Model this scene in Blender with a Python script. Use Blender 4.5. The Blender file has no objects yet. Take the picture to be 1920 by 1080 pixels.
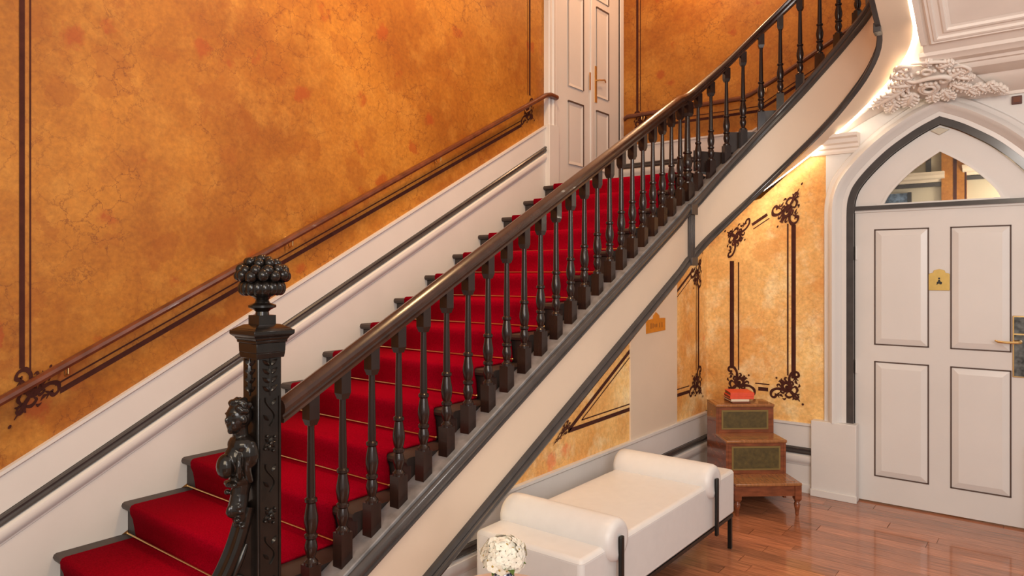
import bpy, bmesh, math, random
import numpy as np
from mathutils import Vector, Matrix
random.seed(7)
PI = math.pi
S = bpy.context.scene
COL = S.collection

# ------------------------------------------------------------------ camera
YAW = 38.03
cam_d = bpy.data.cameras.new('camera'); cam = bpy.data.objects.new('camera', cam_d); COL.objects.link(cam)
cam.location = (0, 0, 1.70); cam.rotation_euler = (math.radians(90), 0, math.radians(YAW))
cam_d.sensor_width = 36.0; cam_d.lens = 1309 / 1920 * 36; cam_d.shift_y = -28 / 1920
cam_d.clip_start = 0.05
S.camera = cam
# ------------------------------------------------------------------ world, lights, exposure
w = bpy.data.worlds.new('world'); S.world = w; w.use_nodes = True
w.node_tree.nodes['Background'].inputs[0].default_value = (1.0, 0.90, 0.80, 1)
w.node_tree.nodes['Background'].inputs[1].default_value = 0.42
S.view_settings.view_transform = 'Standard'; S.view_settings.look = 'None'
S.view_settings.exposure = 0.30; S.view_settings.gamma = 1.0; S.view_settings.use_curve_mapping = False

def area(name, loc, target, size, power, color, size_y=None):
    l = bpy.data.lights.new(name, 'AREA'); l.energy = power; l.color = color
    l.shape = 'RECTANGLE'; l.size = size; l.size_y = size_y or size
    o = bpy.data.objects.new(name, l); COL.objects.link(o); o.location = loc
    o.rotation_euler = (Vector(target) - Vector(loc)).to_track_quat('-Z', 'Y').to_euler()
    return o
def point(name, loc, power, color, r=0.15):
    l = bpy.data.lights.new(name, 'POINT'); l.energy = power; l.color = color; l.shadow_soft_size = r
    o = bpy.data.objects.new(name, l); COL.objects.link(o); o.location = loc
    return o
area('hall_window_light', (2.6, -1.2, 2.6), (-0.9, 5.4, 1.2), 2.2, 112, (1.0, 0.98, 0.98))
area('stair_window_light', (0.4, -2.4, 3.4), (-3.2, 2.6, 1.2), 1.8, 82, (1.0, 0.80, 0.56))
def spot(name, loc, target, power, color, deg, r=0.2):
    l = bpy.data.lights.new(name, 'SPOT'); l.energy = power; l.color = color; l.spot_size = math.radians(deg); l.spot_blend = 1.0; l.shadow_soft_size = r
    o = bpy.data.objects.new(name, l); COL.objects.link(o); o.location = loc
    o.rotation_euler = (Vector(target) - Vector(loc)).to_track_quat('-Z', 'Y').to_euler()
spot('stairwell_lantern', (-2.0, 2.7, 5.1), (-3.68, 3.0, 3.1), 310, (1.0, 0.62, 0.30), 125, 0.25)
point('landing_lamp', (-2.6, 5.9, 5.0), 40, (1.0, 0.58, 0.30), 0.15)
point('hall_fill', (-0.2, 2.6, 2.9), 34, (1.0, 0.93, 0.88), 0.18)  # fill lamp added out of view to brighten back wall, bench and door

# ------------------------------------------------------------------ materials
MATS = {}
def mat(name, color, rough=0.5, metal=0.0, noise=0.0, nscale=8.0, bump=0.0, bscale=60.0, emit=None, estr=0.0,
        coat=0.0, sheen=0.0, spec=0.5, stretch=(1, 1, 1)):
    m = bpy.data.materials.new(name); m.use_nodes = True; nt = m.node_tree; N = nt.nodes; L = nt.links
    b = N['Principled BSDF']
    b.inputs['Base Color'].default_value = (*color, 1); b.inputs['Roughness'].default_value = rough
    b.inputs['Metallic'].default_value = metal; b.inputs['Coat Weight'].default_value = coat
    b.inputs['Sheen Weight'].default_value = sheen; b.inputs['Specular IOR Level'].default_value = spec
    tc = N.new('ShaderNodeTexCoord'); mp = N.new('ShaderNodeMapping'); mp.inputs['Scale'].default_value = stretch
    L.new(tc.outputs['Object'], mp.inputs['Vector'])
    if noise > 0:
        n = N.new('ShaderNodeTexNoise'); n.inputs['Scale'].default_value = nscale; n.inputs['Detail'].default_value = 5
        L.new(mp.outputs[0], n.inputs['Vector'])
        r = N.new('ShaderNodeValToRGB')
        r.color_ramp.elements[0].position = 0.3; r.color_ramp.elements[1].position = 0.7
        r.color_ramp.elements[0].color = (*[c * (1 - noise) for c in color], 1)
        r.color_ramp.elements[1].color = (*[min(1, c * (1 + noise)) for c in color], 1)
        L.new(n.outputs['Fac'], r.inputs[0]); L.new(r.outputs[0], b.inputs['Base Color'])
    if bump > 0:
        n2 = N.new('ShaderNodeTexNoise'); n2.inputs['Scale'].default_value = bscale; n2.inputs['Detail'].default_value = 4
        L.new(mp.outputs[0], n2.inputs['Vector'])
        bp = N.new('ShaderNodeBump'); bp.inputs['Strength'].default_value = bump; bp.inputs['Distance'].default_value = 0.01
        L.new(n2.outputs['Fac'], bp.inputs['Height']); L.new(bp.outputs[0], b.inputs['Normal'])
    if emit:
        b.inputs['Emission Color'].default_value = (*emit, 1); b.inputs['Emission Strength'].default_value = estr
    MATS[name] = m
    return m

def ochre_wall(key, tint, crack=0.9):
    m = bpy.data.materials.new(key); m.use_nodes = True; nt = m.node_tree; N = nt.nodes; L = nt.links
    b = N['Principled BSDF']; b.inputs['Roughness'].default_value = 0.55
    tc = N.new('ShaderNodeTexCoord')
    geo = N.new('ShaderNodeNewGeometry')
    pos = geo.outputs['Position']
    def noise(scale, detail=4, rough=0.6, vec=pos):
        n = N.new('ShaderNodeTexNoise'); n.inputs['Scale'].default_value = scale
        n.inputs['Detail'].default_value = detail; n.inputs['Roughness'].default_value = rough
        L.new(vec, n.inputs['Vector']); return n
    def ramp(src, p0, c0, p1, c1):
        r = N.new('ShaderNodeValToRGB'); r.color_ramp.elements[0].position = p0; r.color_ramp.elements[1].position = p1
        r.color_ramp.elements[0].color = c0; r.color_ramp.elements[1].color = c1
        L.new(src, r.inputs[0]); return r.outputs[0]
    def mix(fac, a, bb, mode='MIX'):
        x = N.new('ShaderNodeMix'); x.data_type = 'RGBA'; x.blend_type = mode
        if isinstance(fac, float): x.inputs[0].default_value = fac
        else: L.new(fac, x.inputs[0])
        for i, v in ((6, a), (7, bb)):
            if isinstance(v, tuple): x.inputs[i].default_value = v
            else: L.new(v, x.inputs[i])
        return x.outputs[2]
    C = lambda r, g, bb: (min(.95, r*tint[0]), g*tint[1], bb*tint[2], 1)
    big = noise(1.1, 6, 0.66)
    base = ramp(big.outputs['Fac'], 0.38, C(0.50, 0.190, 0.024), 0.62, C(0.76, 0.36, 0.072))
    mid = noise(4.5, 5, 0.65)
    base = mix(ramp(mid.outputs['Fac'], 0.50, (0, 0, 0, 1), 0.70, (0.62, 0.62, 0.62, 1)), base, C(0.86, 0.47, 0.15))
    deep = noise(2.6, 6, 0.7)
    base = mix(ramp(deep.outputs['Fac'], 0.52, (0, 0, 0, 1), 0.70, (0.6, 0.6, 0.6, 1)), base, C(0.50, 0.165, 0.018))
    gr = noise(38, 4, 0.7)
    base = mix(1.0, base, ramp(gr.outputs['Fac'], 0.3, (0.80, 0.77, 0.72, 1), 0.7, (1.13, 1.13, 1.13, 1)), 'MULTIPLY')
    # small reddish patches, as in old limewash
    vw = N.new('ShaderNodeTexVoronoi'); vw.inputs['Scale'].default_value = 7.5
    dist = noise(6.0, 5, 0.75)
    vadd = N.new('ShaderNodeMix'); vadd.data_type = 'VECTOR'; vadd.inputs[0].default_value = 0.16
    L.new(pos, vadd.inputs[4]); L.new(dist.outputs['Color'], vadd.inputs[5])
    L.new(vadd.outputs[1], vw.inputs['Vector'])
    sep = N.new('ShaderNodeSeparateColor'); L.new(vw.outputs['Color'], sep.inputs[0])
    base = mix(ramp(sep.outputs[0], 0.86, (0, 0, 0, 1), 0.90, (0.36, 0.36, 0.36, 1)), base, C(0.48, 0.15, 0.016))
    core = ramp(vw.outputs['Distance'], 0.26, (1, 1, 1, 1), 0.44, (0, 0, 0, 1))
    spot = mix(1.0, ramp(sep.outputs[1], 0.88, (0, 0, 0, 1), 0.91, (0.65, 0.65, 0.65, 1)), core, 'MULTIPLY')
    base = mix(spot, base, C(0.54, 0.10, 0.018))
    # crackle
    vc = N.new('ShaderNodeTexVoronoi'); vc.feature = 'DISTANCE_TO_EDGE'; vc.inputs['Scale'].default_value = 10.0
    d2 = noise(14.0, 4, 0.7)
    va2 = N.new('ShaderNodeMix'); va2.data_type = 'VECTOR'; va2.inputs[0].default_value = 0.10
    L.new(pos, va2.inputs[4]); L.new(d2.outputs['Color'], va2.inputs[5]); L.new(va2.outputs[1], vc.inputs['Vector'])
    line = ramp(vc.outputs['Distance'], 0.0, (1, 1, 1, 1), 0.030, (0, 0, 0, 1))
    cm = noise(2.1, 3, 0.6)
    msk = ramp(cm.outputs['Fac'], 0.40, (0.05, 0.05, 0.05, 1), 0.58, (crack, crack, crack, 1))
    lm = mix(1.0, line, msk, 'MULTIPLY')
    base = mix(lm, base, C(0.30, 0.10, 0.022))
    L.new(base, b.inputs['Base Color'])
    fine = noise(90, 3, 0.6); bp = N.new('ShaderNodeBump'); bp.inputs['Strength'].default_value = 0.08
    bp.inputs['Distance'].default_value = 0.01; L.new(fine.outputs['Fac'], bp.inputs['Height']); L.new(bp.outputs[0], b.inputs['Normal'])
    MATS[key] = m
ochre_wall('ochre', (.64, .535, .27))
ochre_wall('ochre_lit_copy', (1.44, 1.78, 3.5), 0.45)  # hall-wall copy of the ochre, with the brighter light put into its colour
mat('white', (0.70, 0.67, 0.645), 0.42, noise=0.03, nscale=3, bump=0.05, bscale=40)
mat('white_gloss', (0.72, 0.69, 0.665), 0.30, noise=0.02, nscale=3)
mat('cream', (0.72, 0.585, 0.455), 0.5, noise=0.04, nscale=2, bump=0.04, bscale=50)
mat('plaster', (0.84, 0.765, 0.70), 0.6, noise=0.03, nscale=6)
mat('grey_paint', (0.060, 0.052, 0.050), 0.20, noise=0.15, nscale=12)
mat('grey_ledge', (0.19, 0.185, 0.19), 0.5, noise=0.3, nscale=16)
mat('dark_line', (0.085, 0.05, 0.038), 0.6)
mat('paint_umber', (0.062, 0.018, 0.013), 0.8, noise=0.2, nscale=20, spec=0.15)
mat('dark_wood', (0.024, 0.012, 0.009), 0.30, noise=0.35, nscale=18, stretch=(1, 1, 0.25), coat=0.15)
mat('baluster_wood', (0.019, 0.0085, 0.0065), 0.25, noise=0.35, nscale=22, stretch=(1, 1, 0.2), coat=0.12, spec=0.4)
mat('rail_wood', (0.045, 0.017, 0.010), 0.25, noise=0.3, nscale=14, coat=0.25)
mat('wall_rail_wood', (0.13, 0.036, 0.016), 0.33, noise=0.3, nscale=14, coat=0.15)
mat('carved_wood', (0.011, 0.008, 0.0065), 0.24, noise=0.3, nscale=25, coat=0.15, spec=0.4)
mat('tread_wood', (0.040, 0.026, 0.022), 0.45, noise=0.25, nscale=10)
mat('carpet', (0.32, 0.0012, 0.013), 1.0, noise=0.25, nscale=160, bump=0.5, bscale=420, spec=0.02)
mat('brass', (0.80, 0.55, 0.24), 0.30, 1.0)
mat('brass_plate', (0.62, 0.43, 0.14), 0.38, 0.75, noise=0.06, nscale=30)
mat('orange_plate', (0.66, 0.25, 0.015), 0.45, 0.35, noise=0.06, nscale=40)
mat('black', (0.012, 0.011, 0.011), 0.4)
mat('black_metal', (0.02, 0.019, 0.018), 0.35, 0.6)
mat('mirror_dark', (0.20, 0.19, 0.18), 0.08, 0.9, noise=0.6, nscale=30)
mat('leather_white', (0.69, 0.675, 0.665), 0.38, noise=0.02, nscale=20, bump=0.06, bscale=250)
mat('mahogany', (0.20, 0.055, 0.020), 0.25, noise=0.35, nscale=10, stretch=(1, 1, 4), coat=0.4)
mat('mahogany_top', (0.30, 0.12, 0.040), 0.22, noise=0.25, nscale=10, stretch=(6, 1, 1), coat=0.4)
mat('green_leather', (0.085, 0.058, 0.014), 0.5, noise=0.3, nscale=40, bump=0.15, bscale=300)
mat('gilt', (0.22, 0.15, 0.045), 0.5, 0.2)
mat('book_red', (0.70, 0.075, 0.028), 0.55, noise=0.12, nscale=25)
mat('book_brown', (0.16, 0.045, 0.018), 0.6)
mat('pages', (0.72, 0.60, 0.46), 0.8)
mat('pages_dark', (0.20, 0.075, 0.03), 0.8)
mat('petal', (0.83, 0.80, 0.70), 0.6)
mat('flower_eye', (0.42, 0.28, 0.07), 0.7)
mat('leaf', (0.085, 0.14, 0.025), 0.5, noise=0.3, nscale=60)
mat('table_stone', (0.70, 0.52, 0.42), 0.3, noise=0.06, nscale=12)
mat('led', (1, 0.9, 0.75), 0.5, emit=(1.0, 0.82, 0.60), estr=17)
mat('led_soft', (1, 0.9, 0.75), 0.5, emit=(1.0, 0.80, 0.56), estr=11)
mat('sensor', (0.55, 0.50, 0.40), 0.3)
mat('alarm_brown', (0.10, 0.025, 0.015), 0.5)
mat('standin_cream', (0.50, 0.43, 0.31), 0.7)
mat('picture_blue', (0.10, 0.15, 0.22), 0.4, noise=0.9, nscale=25)

def floor_mat():
    m = mat('floor_wood', (0.42, 0.168, 0.088), 0.15, noise=0.40, nscale=9, stretch=(0.6, 9, 1), coat=0.35)
    nt = m.node_tree; N = nt.nodes; L = nt.links
    oi = N.new('ShaderNodeObjectInfo'); b = N['Principled BSDF']
    src = b.inputs['Base Color'].links[0].from_socket
    r = N.new('ShaderNodeValToRGB'); r.color_ramp.elements[0].color = (0.72, 0.70, 0.68, 1); r.color_ramp.elements[1].color = (1.22, 1.15, 1.05, 1)
    L.new(oi.outputs['Random'], r.inputs[0])
    x = N.new('ShaderNodeMix'); x.data_type = 'RGBA'; x.blend_type = 'MULTIPLY'; x.inputs[0].default_value = 1
    L.new(src, x.inputs[6]); L.new(r.outputs[0], x.inputs[7]); L.new(x.outputs[2], b.inputs['Base Color'])
floor_mat()
def glass_mat():
    m = bpy.data.materials.new('pane_glass'); m.use_nodes = True; N = m.node_tree.nodes; L = m.node_tree.links
    N.remove(N['Principled BSDF']); out = N['Material Output']
    t = N.new('ShaderNodeBsdfTransparent'); g = N.new('ShaderNodeBsdfGlossy'); g.inputs['Roughness'].default_value = 0.03
    f = N.new('ShaderNodeFresnel'); f.inputs[0].default_value = 1.5
    x = N.new('ShaderNodeMixShader'); L.new(f.outputs[0], x.inputs[0]); L.new(t.outputs[0], x.inputs[1]); L.new(g.outputs[0], x.inputs[2])
    L.new(x.outputs[0], out.inputs[0]); MATS['glass'] = m
glass_mat()
def vase_mat():
    m = mat('vase_blue', (0.75, 0.76, 0.80), 0.15, coat=0.5); N = m.node_tree.nodes; L = m.node_tree.links
    tc = N.new('ShaderNodeTexCoord'); v = N.new('ShaderNodeTexVoronoi'); v.inputs['Scale'].default_value = 70
    L.new(tc.outputs['Object'], v.inputs['Vector']); r = N.new('ShaderNodeValToRGB')
    r.color_ramp.elements[0].position = 0.42; r.color_ramp.elements[1].position = 0.52
    r.color_ramp.elements[0].color = (0.012, 0.02, 0.075, 1); r.color_ramp.elements[1].color = (0.5, 0.52, 0.56, 1)
    L.new(v.outputs['Distance'], r.inputs[0]); L.new(r.outputs[0], N['Principled BSDF'].inputs['Base Color'])
vase_mat()

# ------------------------------------------------------------------ mesh helpers
class MB:
    def __init__(s): s.v = []; s.f = []
    def add(s, vs, fs):
        k = len(s.v); s.v += [tuple(p) for p in vs]; s.f += [tuple(i + k for i in f) for f in fs]; return s
    def box(s, x0, x1, y0, y1, z0, z1):
        return s.add([(x0,y0,z0),(x1,y0,z0),(x1,y1,z0),(x0,y1,z0),(x0,y0,z1),(x1,y0,z1),(x1,y1,z1),(x0,y1,z1)],
                     [(0,3,2,1),(4,5,6,7),(0,1,5,4),(1,2,6,5),(2,3,7,6),(3,0,4,7)])
    def frustum(s, c, a0, b0, z0, a1, b1, z1):
        x, y = c
        v = [(x-a0,y-b0,z0),(x+a0,y-b0,z0),(x+a0,y+b0,z0),(x-a0,y+b0,z0),(x-a1,y-b1,z1),(x+a1,y-b1,z1),(x+a1,y+b1,z1),(x-a1,y+b1,z1)]
        return s.add(v, [(0,3,2,1),(4,5,6,7),(0,1,5,4),(1,2,6,5),(2,3,7,6),(3,0,4,7)])
    def prism(s, pts, off):
        """pts: planar loop of 3D points, off: extrusion vector"""
        n = len(pts); p = [Vector(q) for q in pts]; o = Vector(off)
        s.add(p + [q + o for q in p], [tuple(range(n))[::-1], tuple(range(n, 2*n))] + [(i, (i+1) % n, n + (i+1) % n, n + i) for i in range(n)])
        return s
    def lathe(s, prof, c=(0, 0, 0), n=20, a0=0.0, ax=None):
        """prof: [(r, z)]"""
        vs = []; fs = []
        for r, z in prof:
            for i in range(n):
                a = a0 + 2*PI*i/n; vs.append((c[0] + r*math.cos(a), c[1] + r*math.sin(a), c[2] + z))
        m = len(prof)
        for j in range(m-1):
            for i in range(n):
                fs.append((j*n+i, j*n+(i+1) % n, (j+1)*n+(i+1) % n, (j+1)*n+i))
        fs.append(tuple(range(n))[::-1]); fs.append(tuple((m-1)*n+i for i in range(n)))
        return s.add(vs, fs)
    def sphere(s, c, r, n=12, m=8):
        if not isinstance(r, (tuple, list)): r = (r, r, r)
        vs = [(c[0], c[1], c[2]-r[2])]; fs = []
        for j in range(1, m):
            ph = -PI/2 + PI*j/m
            for i in range(n):
                a = 2*PI*i/n; vs.append((c[0]+r[0]*math.cos(ph)*math.cos(a), c[1]+r[1]*math.cos(ph)*math.sin(a), c[2]+r[2]*math.sin(ph)))
        vs.append((c[0], c[1], c[2]+r[2])); last = len(vs)-1
        for i in range(n):
            fs.append((0, 1+(i+1) % n, 1+i)); fs.append((last, last-n+i, last-n+(i+1) % n))
        for j in range(m-2):
            for i in range(n):
                a = 1+j*n; fs.append((a+i, a+(i+1) % n, a+n+(i+1) % n, a+n+i))
        return s.add(vs, fs)
    def sweep(s, stations, prof, closed=True, caps=True):
        """stations: [(pos, side)], prof: [(a, b)] -> pos + side*a + Z*b"""
        n = len(prof); vs = []; fs = []
        for p, sd in stations:
            p = Vector(p); sd = Vector(sd)
            for a, b in prof: vs.append(p + sd*a + Vector((0, 0, b)))
        for j in range(len(stations)-1):
            for i in range(n if closed else n-1):
                fs.append((j*n+i, j*n+(i+1) % n, (j+1)*n+(i+1) % n, (j+1)*n+i))
        if closed and caps:
            fs.append(tuple(range(n))[::-1]); fs.append(tuple((len(stations)-1)*n+i for i in range(n)))
        return s.add(vs, fs)
    def tube(s, pts, r, n=8):
        pts = [Vector(p) for p in pts]; rs = r if isinstance(r, (list, tuple)) else [r]*len(pts)
        vs = []; fs = []; ref = None
        for j, p in enumerate(pts):
            t = (pts[min(j+1, len(pts)-1)] - pts[max(j-1, 0)]).normalized()
            if ref is None:
                ref = Vector((0, 0, 1)) if abs(t.z) < 0.9 else Vector((1, 0, 0))
            u = (ref - t*ref.dot(t)).normalized(); ref = u; v = t.cross(u)
            for i in range(n):
                a = 2*PI*i/n; vs.append(p + (u*math.cos(a) + v*math.sin(a))*rs[j])
        for j in range(len(pts)-1):
            for i in range(n): fs.append((j*n+i, j*n+(i+1) % n, (j+1)*n+(i+1) % n, (j+1)*n+i))
        fs.append(tuple(range(n))[::-1]); fs.append(tuple((len(pts)-1)*n+i for i in range(n)))
        return s.add(vs, fs)
    def mesh(s, name, sharp=35):
        me = bpy.data.meshes.new(name); me.from_pydata([tuple(p) for p in s.v], [], s.f)
        bm = bmesh.new(); bm.from_mesh(me); bmesh.ops.recalc_face_normals(bm, faces=bm.faces); bm.to_mesh(me); bm.free()
        for p in me.polygons: p.use_smooth = True
        me.set_sharp_from_angle(angle=math.radians(sharp))
        return me
    def build(s, name, m, parent=None, bevel=0.0, sharp=35, seg=2):
        me = s.mesh(name, sharp); me.materials.append(MATS[m])
        return link(name, me, parent, bevel, seg)

def link(name, me, parent=None, bevel=0.0, seg=2):
    o = bpy.data.objects.new(name, me); COL.objects.link(o)
    if parent:
        o.parent = parent
    if bevel:
        b = o.modifiers.new('bevel', 'BEVEL'); b.width = bevel; b.segments = seg; b.limit_method = 'ANGLE'; b.angle_limit = math.radians(40)
    return o
def empty(name, loc=(0, 0, 0), rz=0):
    o = bpy.data.objects.new(name, None); COL.objects.link(o); o.location = loc; o.rotation_euler = (0, 0, rz); o.empty_display_size = 0.1
    return o
def tag(o, label, cat, group=None):
    o['label'] = label; o['category'] = cat
    if group: o['group'] = group
    return o
def struct(o): o['kind'] = 'structure'; return o
def catmull(pts, n=8):
    P = [np.array(p, float) for p in pts]; P = [2*P[0]-P[1]] + P + [2*P[-1]-P[-2]]; out = []
    for i in range(1, len(P)-2):
        for k in range(n):
            t = k/n
            out.append(0.5*((2*P[i]) + (-P[i-1]+P[i+1])*t + (2*P[i-1]-5*P[i]+4*P[i+1]-P[i+2])*t*t + (-P[i-1]+3*P[i]-3*P[i+1]+P[i+2])*t**3))
    out.append(P[-2]); return [tuple(p) for p in out]

# ------------------------------------------------------------------ dimensions (metres)
XW = -3.68            # wall beside the stair
XU = -2.351           # wall under the stair
YB = 5.69             # wall with the arched door
YF = 6.60             # wall behind the landing
ZL = 2.485            # landing
def nose(i): return 1.536 + 0.3*i, 0.563 + 0.1602*i
def nose_line(y): return 0.563 + 0.534*(y - 1.536)
CX, CY, RS = -1.507, 4.81, 0.643
TT = [(0,2.176),(13.5,2.262),(21.4,2.335),(35,2.478),(54,2.691),(68,2.861),(88.5,3.087),(106,3.273),(126,3.435),(148,3.54),(180,3.67)]
TB = [(0,1.742),(10,1.81),(35,2.024),(54,2.215),(71.6,2.408),(88.5,2.588),(106,2.759),(126,2.942),(148,3.093),(170,3.20),(180,3.25)]
TR = [(0,2.918),(10.3,2.968),(20.6,3.059),(31,3.159),(42.2,3.276),(53,3.405),(64.3,3.540),(75.8,3.665),(87.5,3.786),(99,3.90),(124,4.11),(148,4.25),(180,4.39)]
def it(T, x): return float(np.interp(x, [a for a, b in T], [b for a, b in T]))
def its(T, x): return sum(it(T, min(180, max(0, x+d))) * wt for d, wt in ((-7,.15),(-3.5,.2),(0,.3),(3.5,.2),(7,.15)))
def stations(off, y0=1.442, y1=3.2, step=6):
    """string line offset off to the stair side: (x, y, normal, ztop, zbottom, zrail, theta)"""
    out = []
    for y in np.linspace(y0, CY-0.12, 12):
        out.append((-2.15-off, y, (-1, 0), 0.548+0.5265*(y-1.719), 0.385+0.5197*(y-2.199), 1.171+0.525*(y-1.465), -1))
    for th in range(0, 181, step):
        a = math.radians(th); n = (-math.cos(a), math.sin(a)); R = RS+off
        out.append((CX+n[0]*R, CY+n[1]*R, n, its(TT, th), its(TB, th), its(TR, th), th))
    for y in np.linspace(CY-0.15, y1, 6):
        d = 0.53*(CY-y); out.append((CX+RS+off, y, (1, 0), 3.66+d, 3.245+d, 4.39+d, 200))
    return out

# ------------------------------------------------------------------ painted ornament on the walls
def ribbon(mb, pts, wid, T, n=6):
    if hasattr(T, 'lay'): T.lay[0] += 1
    c = catmull(pts, n); k = len(c); vs = []; fs = []
    ws = np.interp(np.linspace(0, 1, k), np.linspace(0, 1, len(wid)), wid)
    for i, p in enumerate(c):
        a = np.array(c[max(i-1, 0)]); b = np.array(c[min(i+1, k-1)]); t = b-a; t /= (np.linalg.norm(t)+1e-9)
        q = np.array((-t[1], t[0]))*ws[i]/2
        vs += [T(*(np.array(p)+q)), T(*(np.array(p)-q))]
    for i in range(k-1): fs.append((2*i, 2*i+1, 2*i+3, 2*i+2))
    mb.add(vs, fs)
def disc(mb, c, r, T, n=10):
    mb.add([T(c[0]+r*math.cos(2*PI*i/n), c[1]+r*math.sin(2*PI*i/n)) for i in range(n)], [tuple(range(n))])
def scroll(parent, o, ea, eb, s, n, dots=True):
    """corner ornament: o corner point, ea/eb directions of its two arms, s size, n wall normal"""
    o = Vector(o) + Vector(n)*0.0022; ea = Vector(ea).normalized(); eb = Vector(eb).normalized(); mb = MB(); nv = Vector(n); lay = [0]
    for sw in (0, 1):
        def T(a, b, sw=sw):
            if sw: a, b = b, a
            return o + ea*(a*s) + eb*(b*s) + nv*(.00025*lay[0])
        T.lay = lay
        ribbon(mb, [(.18,.34),(.36,.20),(.56,.27),(.78,.27),(.96,.15),(.97,-.02),(.85,-.07),(.78,.03),(.84,.07)], [.04,.10,.12,.09,.11,.08,.09,.10,.04], T)
        ribbon(mb, [(.30,.58),(.46,.54),(.54,.40),(.46,.28),(.35,.30),(.35,.40),(.42,.40)], [.05,.10,.11,.09,.08,.08,.05], T)
        ribbon(mb, [(.14,.06),(.30,-.02),(.42,.06),(.36,.15)], [.04,.10,.08,.03], T)
        ribbon(mb, [(.52,-.03),(.60,.04),(.70,.03)], [.02,.10,.02], T)
        ribbon(mb, [(.64,.14),(.72,.05),(.66,-.06)], [.03,.07,.02], T)
        ribbon(mb, [(.44,.48),(.58,.52),(.66,.62)], [.05,.10,.02], T)
        ribbon(mb, [(.56,.66),(.62,.58),(.70,.56)], [.02,.06,.02], T)
        ribbon(mb, [(.10,.16),(-.02,.12),(-.10,.16)], [.05,.08,.02], T)
        ribbon(mb, [(.16,.02),(.05,-.06),(-.02,-.02),(.02,.05)], [.03,.07,.06,.03], T)
        ribbon(mb, [(.58,.34),(.66,.44),(.74,.42),(.72,.35)], [.03,.08,.06,.03], T)
        ribbon(mb, [(.40,-.04),(.46,-.10),(.54,-.08)], [.02,.08,.02], T)
        ribbon(mb, [(.22,.44),(.14,.50),(.18,.60),(.25,.56)], [.03,.08,.07,.03], T)
    def T2(a, b): return o + ea*(a*s) + eb*(b*s) + nv*(.00025*lay[0])
    T2.lay = lay
    ribbon(mb, [(.34,.34),(.18,.18),(.02,.02),(-.12,-.12)], [.06,.13,.08,.03], T2)
    if dots:
        disc(mb, (-.22, -.22), .045, T2); disc(mb, (.76, .70), .04, T2)
    return mb.build('painted_scroll', 'paint_umber', parent)
def pline(parent, p0, p1, wdir, wd, n, name='painted_line'):
    n = Vector(n)*0.002; p0 = Vector(p0)+n; p1 = Vector(p1)+n; q = Vector(wdir)*wd/2
    return MB().add([p0-q, p1-q, p1+q, p0+q], [(0,1,2,3)]).build(name, 'paint_umber', parent)

# ------------------------------------------------------------------ walls, floor
NX = (1, 0, 0); NY = (0, -1, 0)
wl = struct(MB().box(XW-0.2, XW, -1.6, YF+0.2, -0.05, 5.6).build('wall_left', 'ochre'))
wf = struct(MB().box(XW, 1.2, YF, YF+0.2, 2.30, 5.6).build('wall_far', 'ochre'))
# wall under the stair: follows the pitch of the flight
pts = [(XU, 1.3, 0), (XU, YB+0.12, 0), (XU, YB+0.12, 2.22), (XU, 4.95, 1.86), (XU, 1.55, 0.09), (XU, 1.3, 0.05)]
wu = struct(MB().prism(pts, (-0.08, 0, 0)).build('wall_side', 'ochre_lit_copy'))
# back wall: ochre part left of the arch
pts = [(XU, YB, 0), (-1.40, YB, 0), (-1.40, YB, 2.66), (-1.52, YB, 2.66), (-1.66, YB, 2.50), (-1.90, YB, 2.30), (XU, YB, 2.22)]
wb = struct(MB().prism(pts, (0, 0.12, 0)).build('wall_back', 'ochre_lit_copy'))
# white masonry around the arch
X0 = -0.652
HALF = [(.60, 0), (.60, 1.2), (.60, 2.12), (.597, 2.20), (.585, 2.27), (.55, 2.355), (.463, 2.466), (.33, 2.595), (.19, 2.695), (.10, 2.748), (0, 2.795)]
ARC = catmull(HALF[2:], 5); ARC = [(.60, 0.0)] + ARC
def offs(d):
    """the arch outline moved outwards by d; right half, from floor to apex"""
    out = []
    for i, p in enumerate(ARC):
        a = np.array(ARC[max(i-1, 0)]); b = np.array(ARC[min(i+1, len(ARC)-1)]); t = (b-a)/np.linalg.norm(b-a)
        n = np.array((t[1], -t[0]))
        if i == len(ARC)-1: out.append((0.0, p[1] + d/max(0.3, n[1])))
        else: out.append((p[0]+n[0]*d, p[1]+n[1]*d))
    return [(max(0, x), z) for x, z in out]
def arch_loop(d):
    h = offs(d); return [(X0 - x, z) for x, z in h] + [(X0 + x, z) for x, z in h[::-1][1:]]
mb = MB()
left = [(-1.40, 0)] + [(X0 - x, z) for x, z in offs(0)] + [(X0, 3.20), (-0.80, 3.20), (-1.05, 2.98), (-1.25, 2.82), (-1.40, 2.72)]
mb.prism([(x, YB, z) for x, z in left], (0, 0.12, 0))
right = [(X0 + x, z) for x, z in offs(0)] + [(X0, 3.20), (1.6, 3.20), (1.6, 0)]
mb.prism([(x, YB, z) for x, z in right], (0, 0.12, 0))
struct(mb.build('wall_back_arch', 'white'))
# floor boards (run across the hall)
fl = struct(MB().box(XU, 3.2, -2.2, YB+0.12, -0.06, -0.018).build('floor', 'dark_wood'))
bw = 0.115; y = YB + 0.10; row = 0; NB = 0
PLANK = {}
while y > -0.6:
    x = XU + 0.0; random.seed(row*13+5); x -= random.uniform(0, 1.1)
    while x < 2.3:
        ln = random.choice((1.0, 1.25, 1.5)); x1 = x+ln
        a, b = max(x, XU), min(x1, 2.3)
        if b-a > 0.04:
            key = round(b-a, 2)
            if key not in PLANK:
                h = key/2-0.0012; PLANK[key] = MB().box(-h, h, -bw/2+.0012, bw/2-.0012, -0.018, 0).mesh('plank'); PLANK[key].materials.append(MATS['floor_wood'])
            o = link('plank', PLANK[key], fl); o.location = ((a+b)/2, y-bw/2, 0); NB += 1
        x = x1
    y -= bw; row += 1
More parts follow.
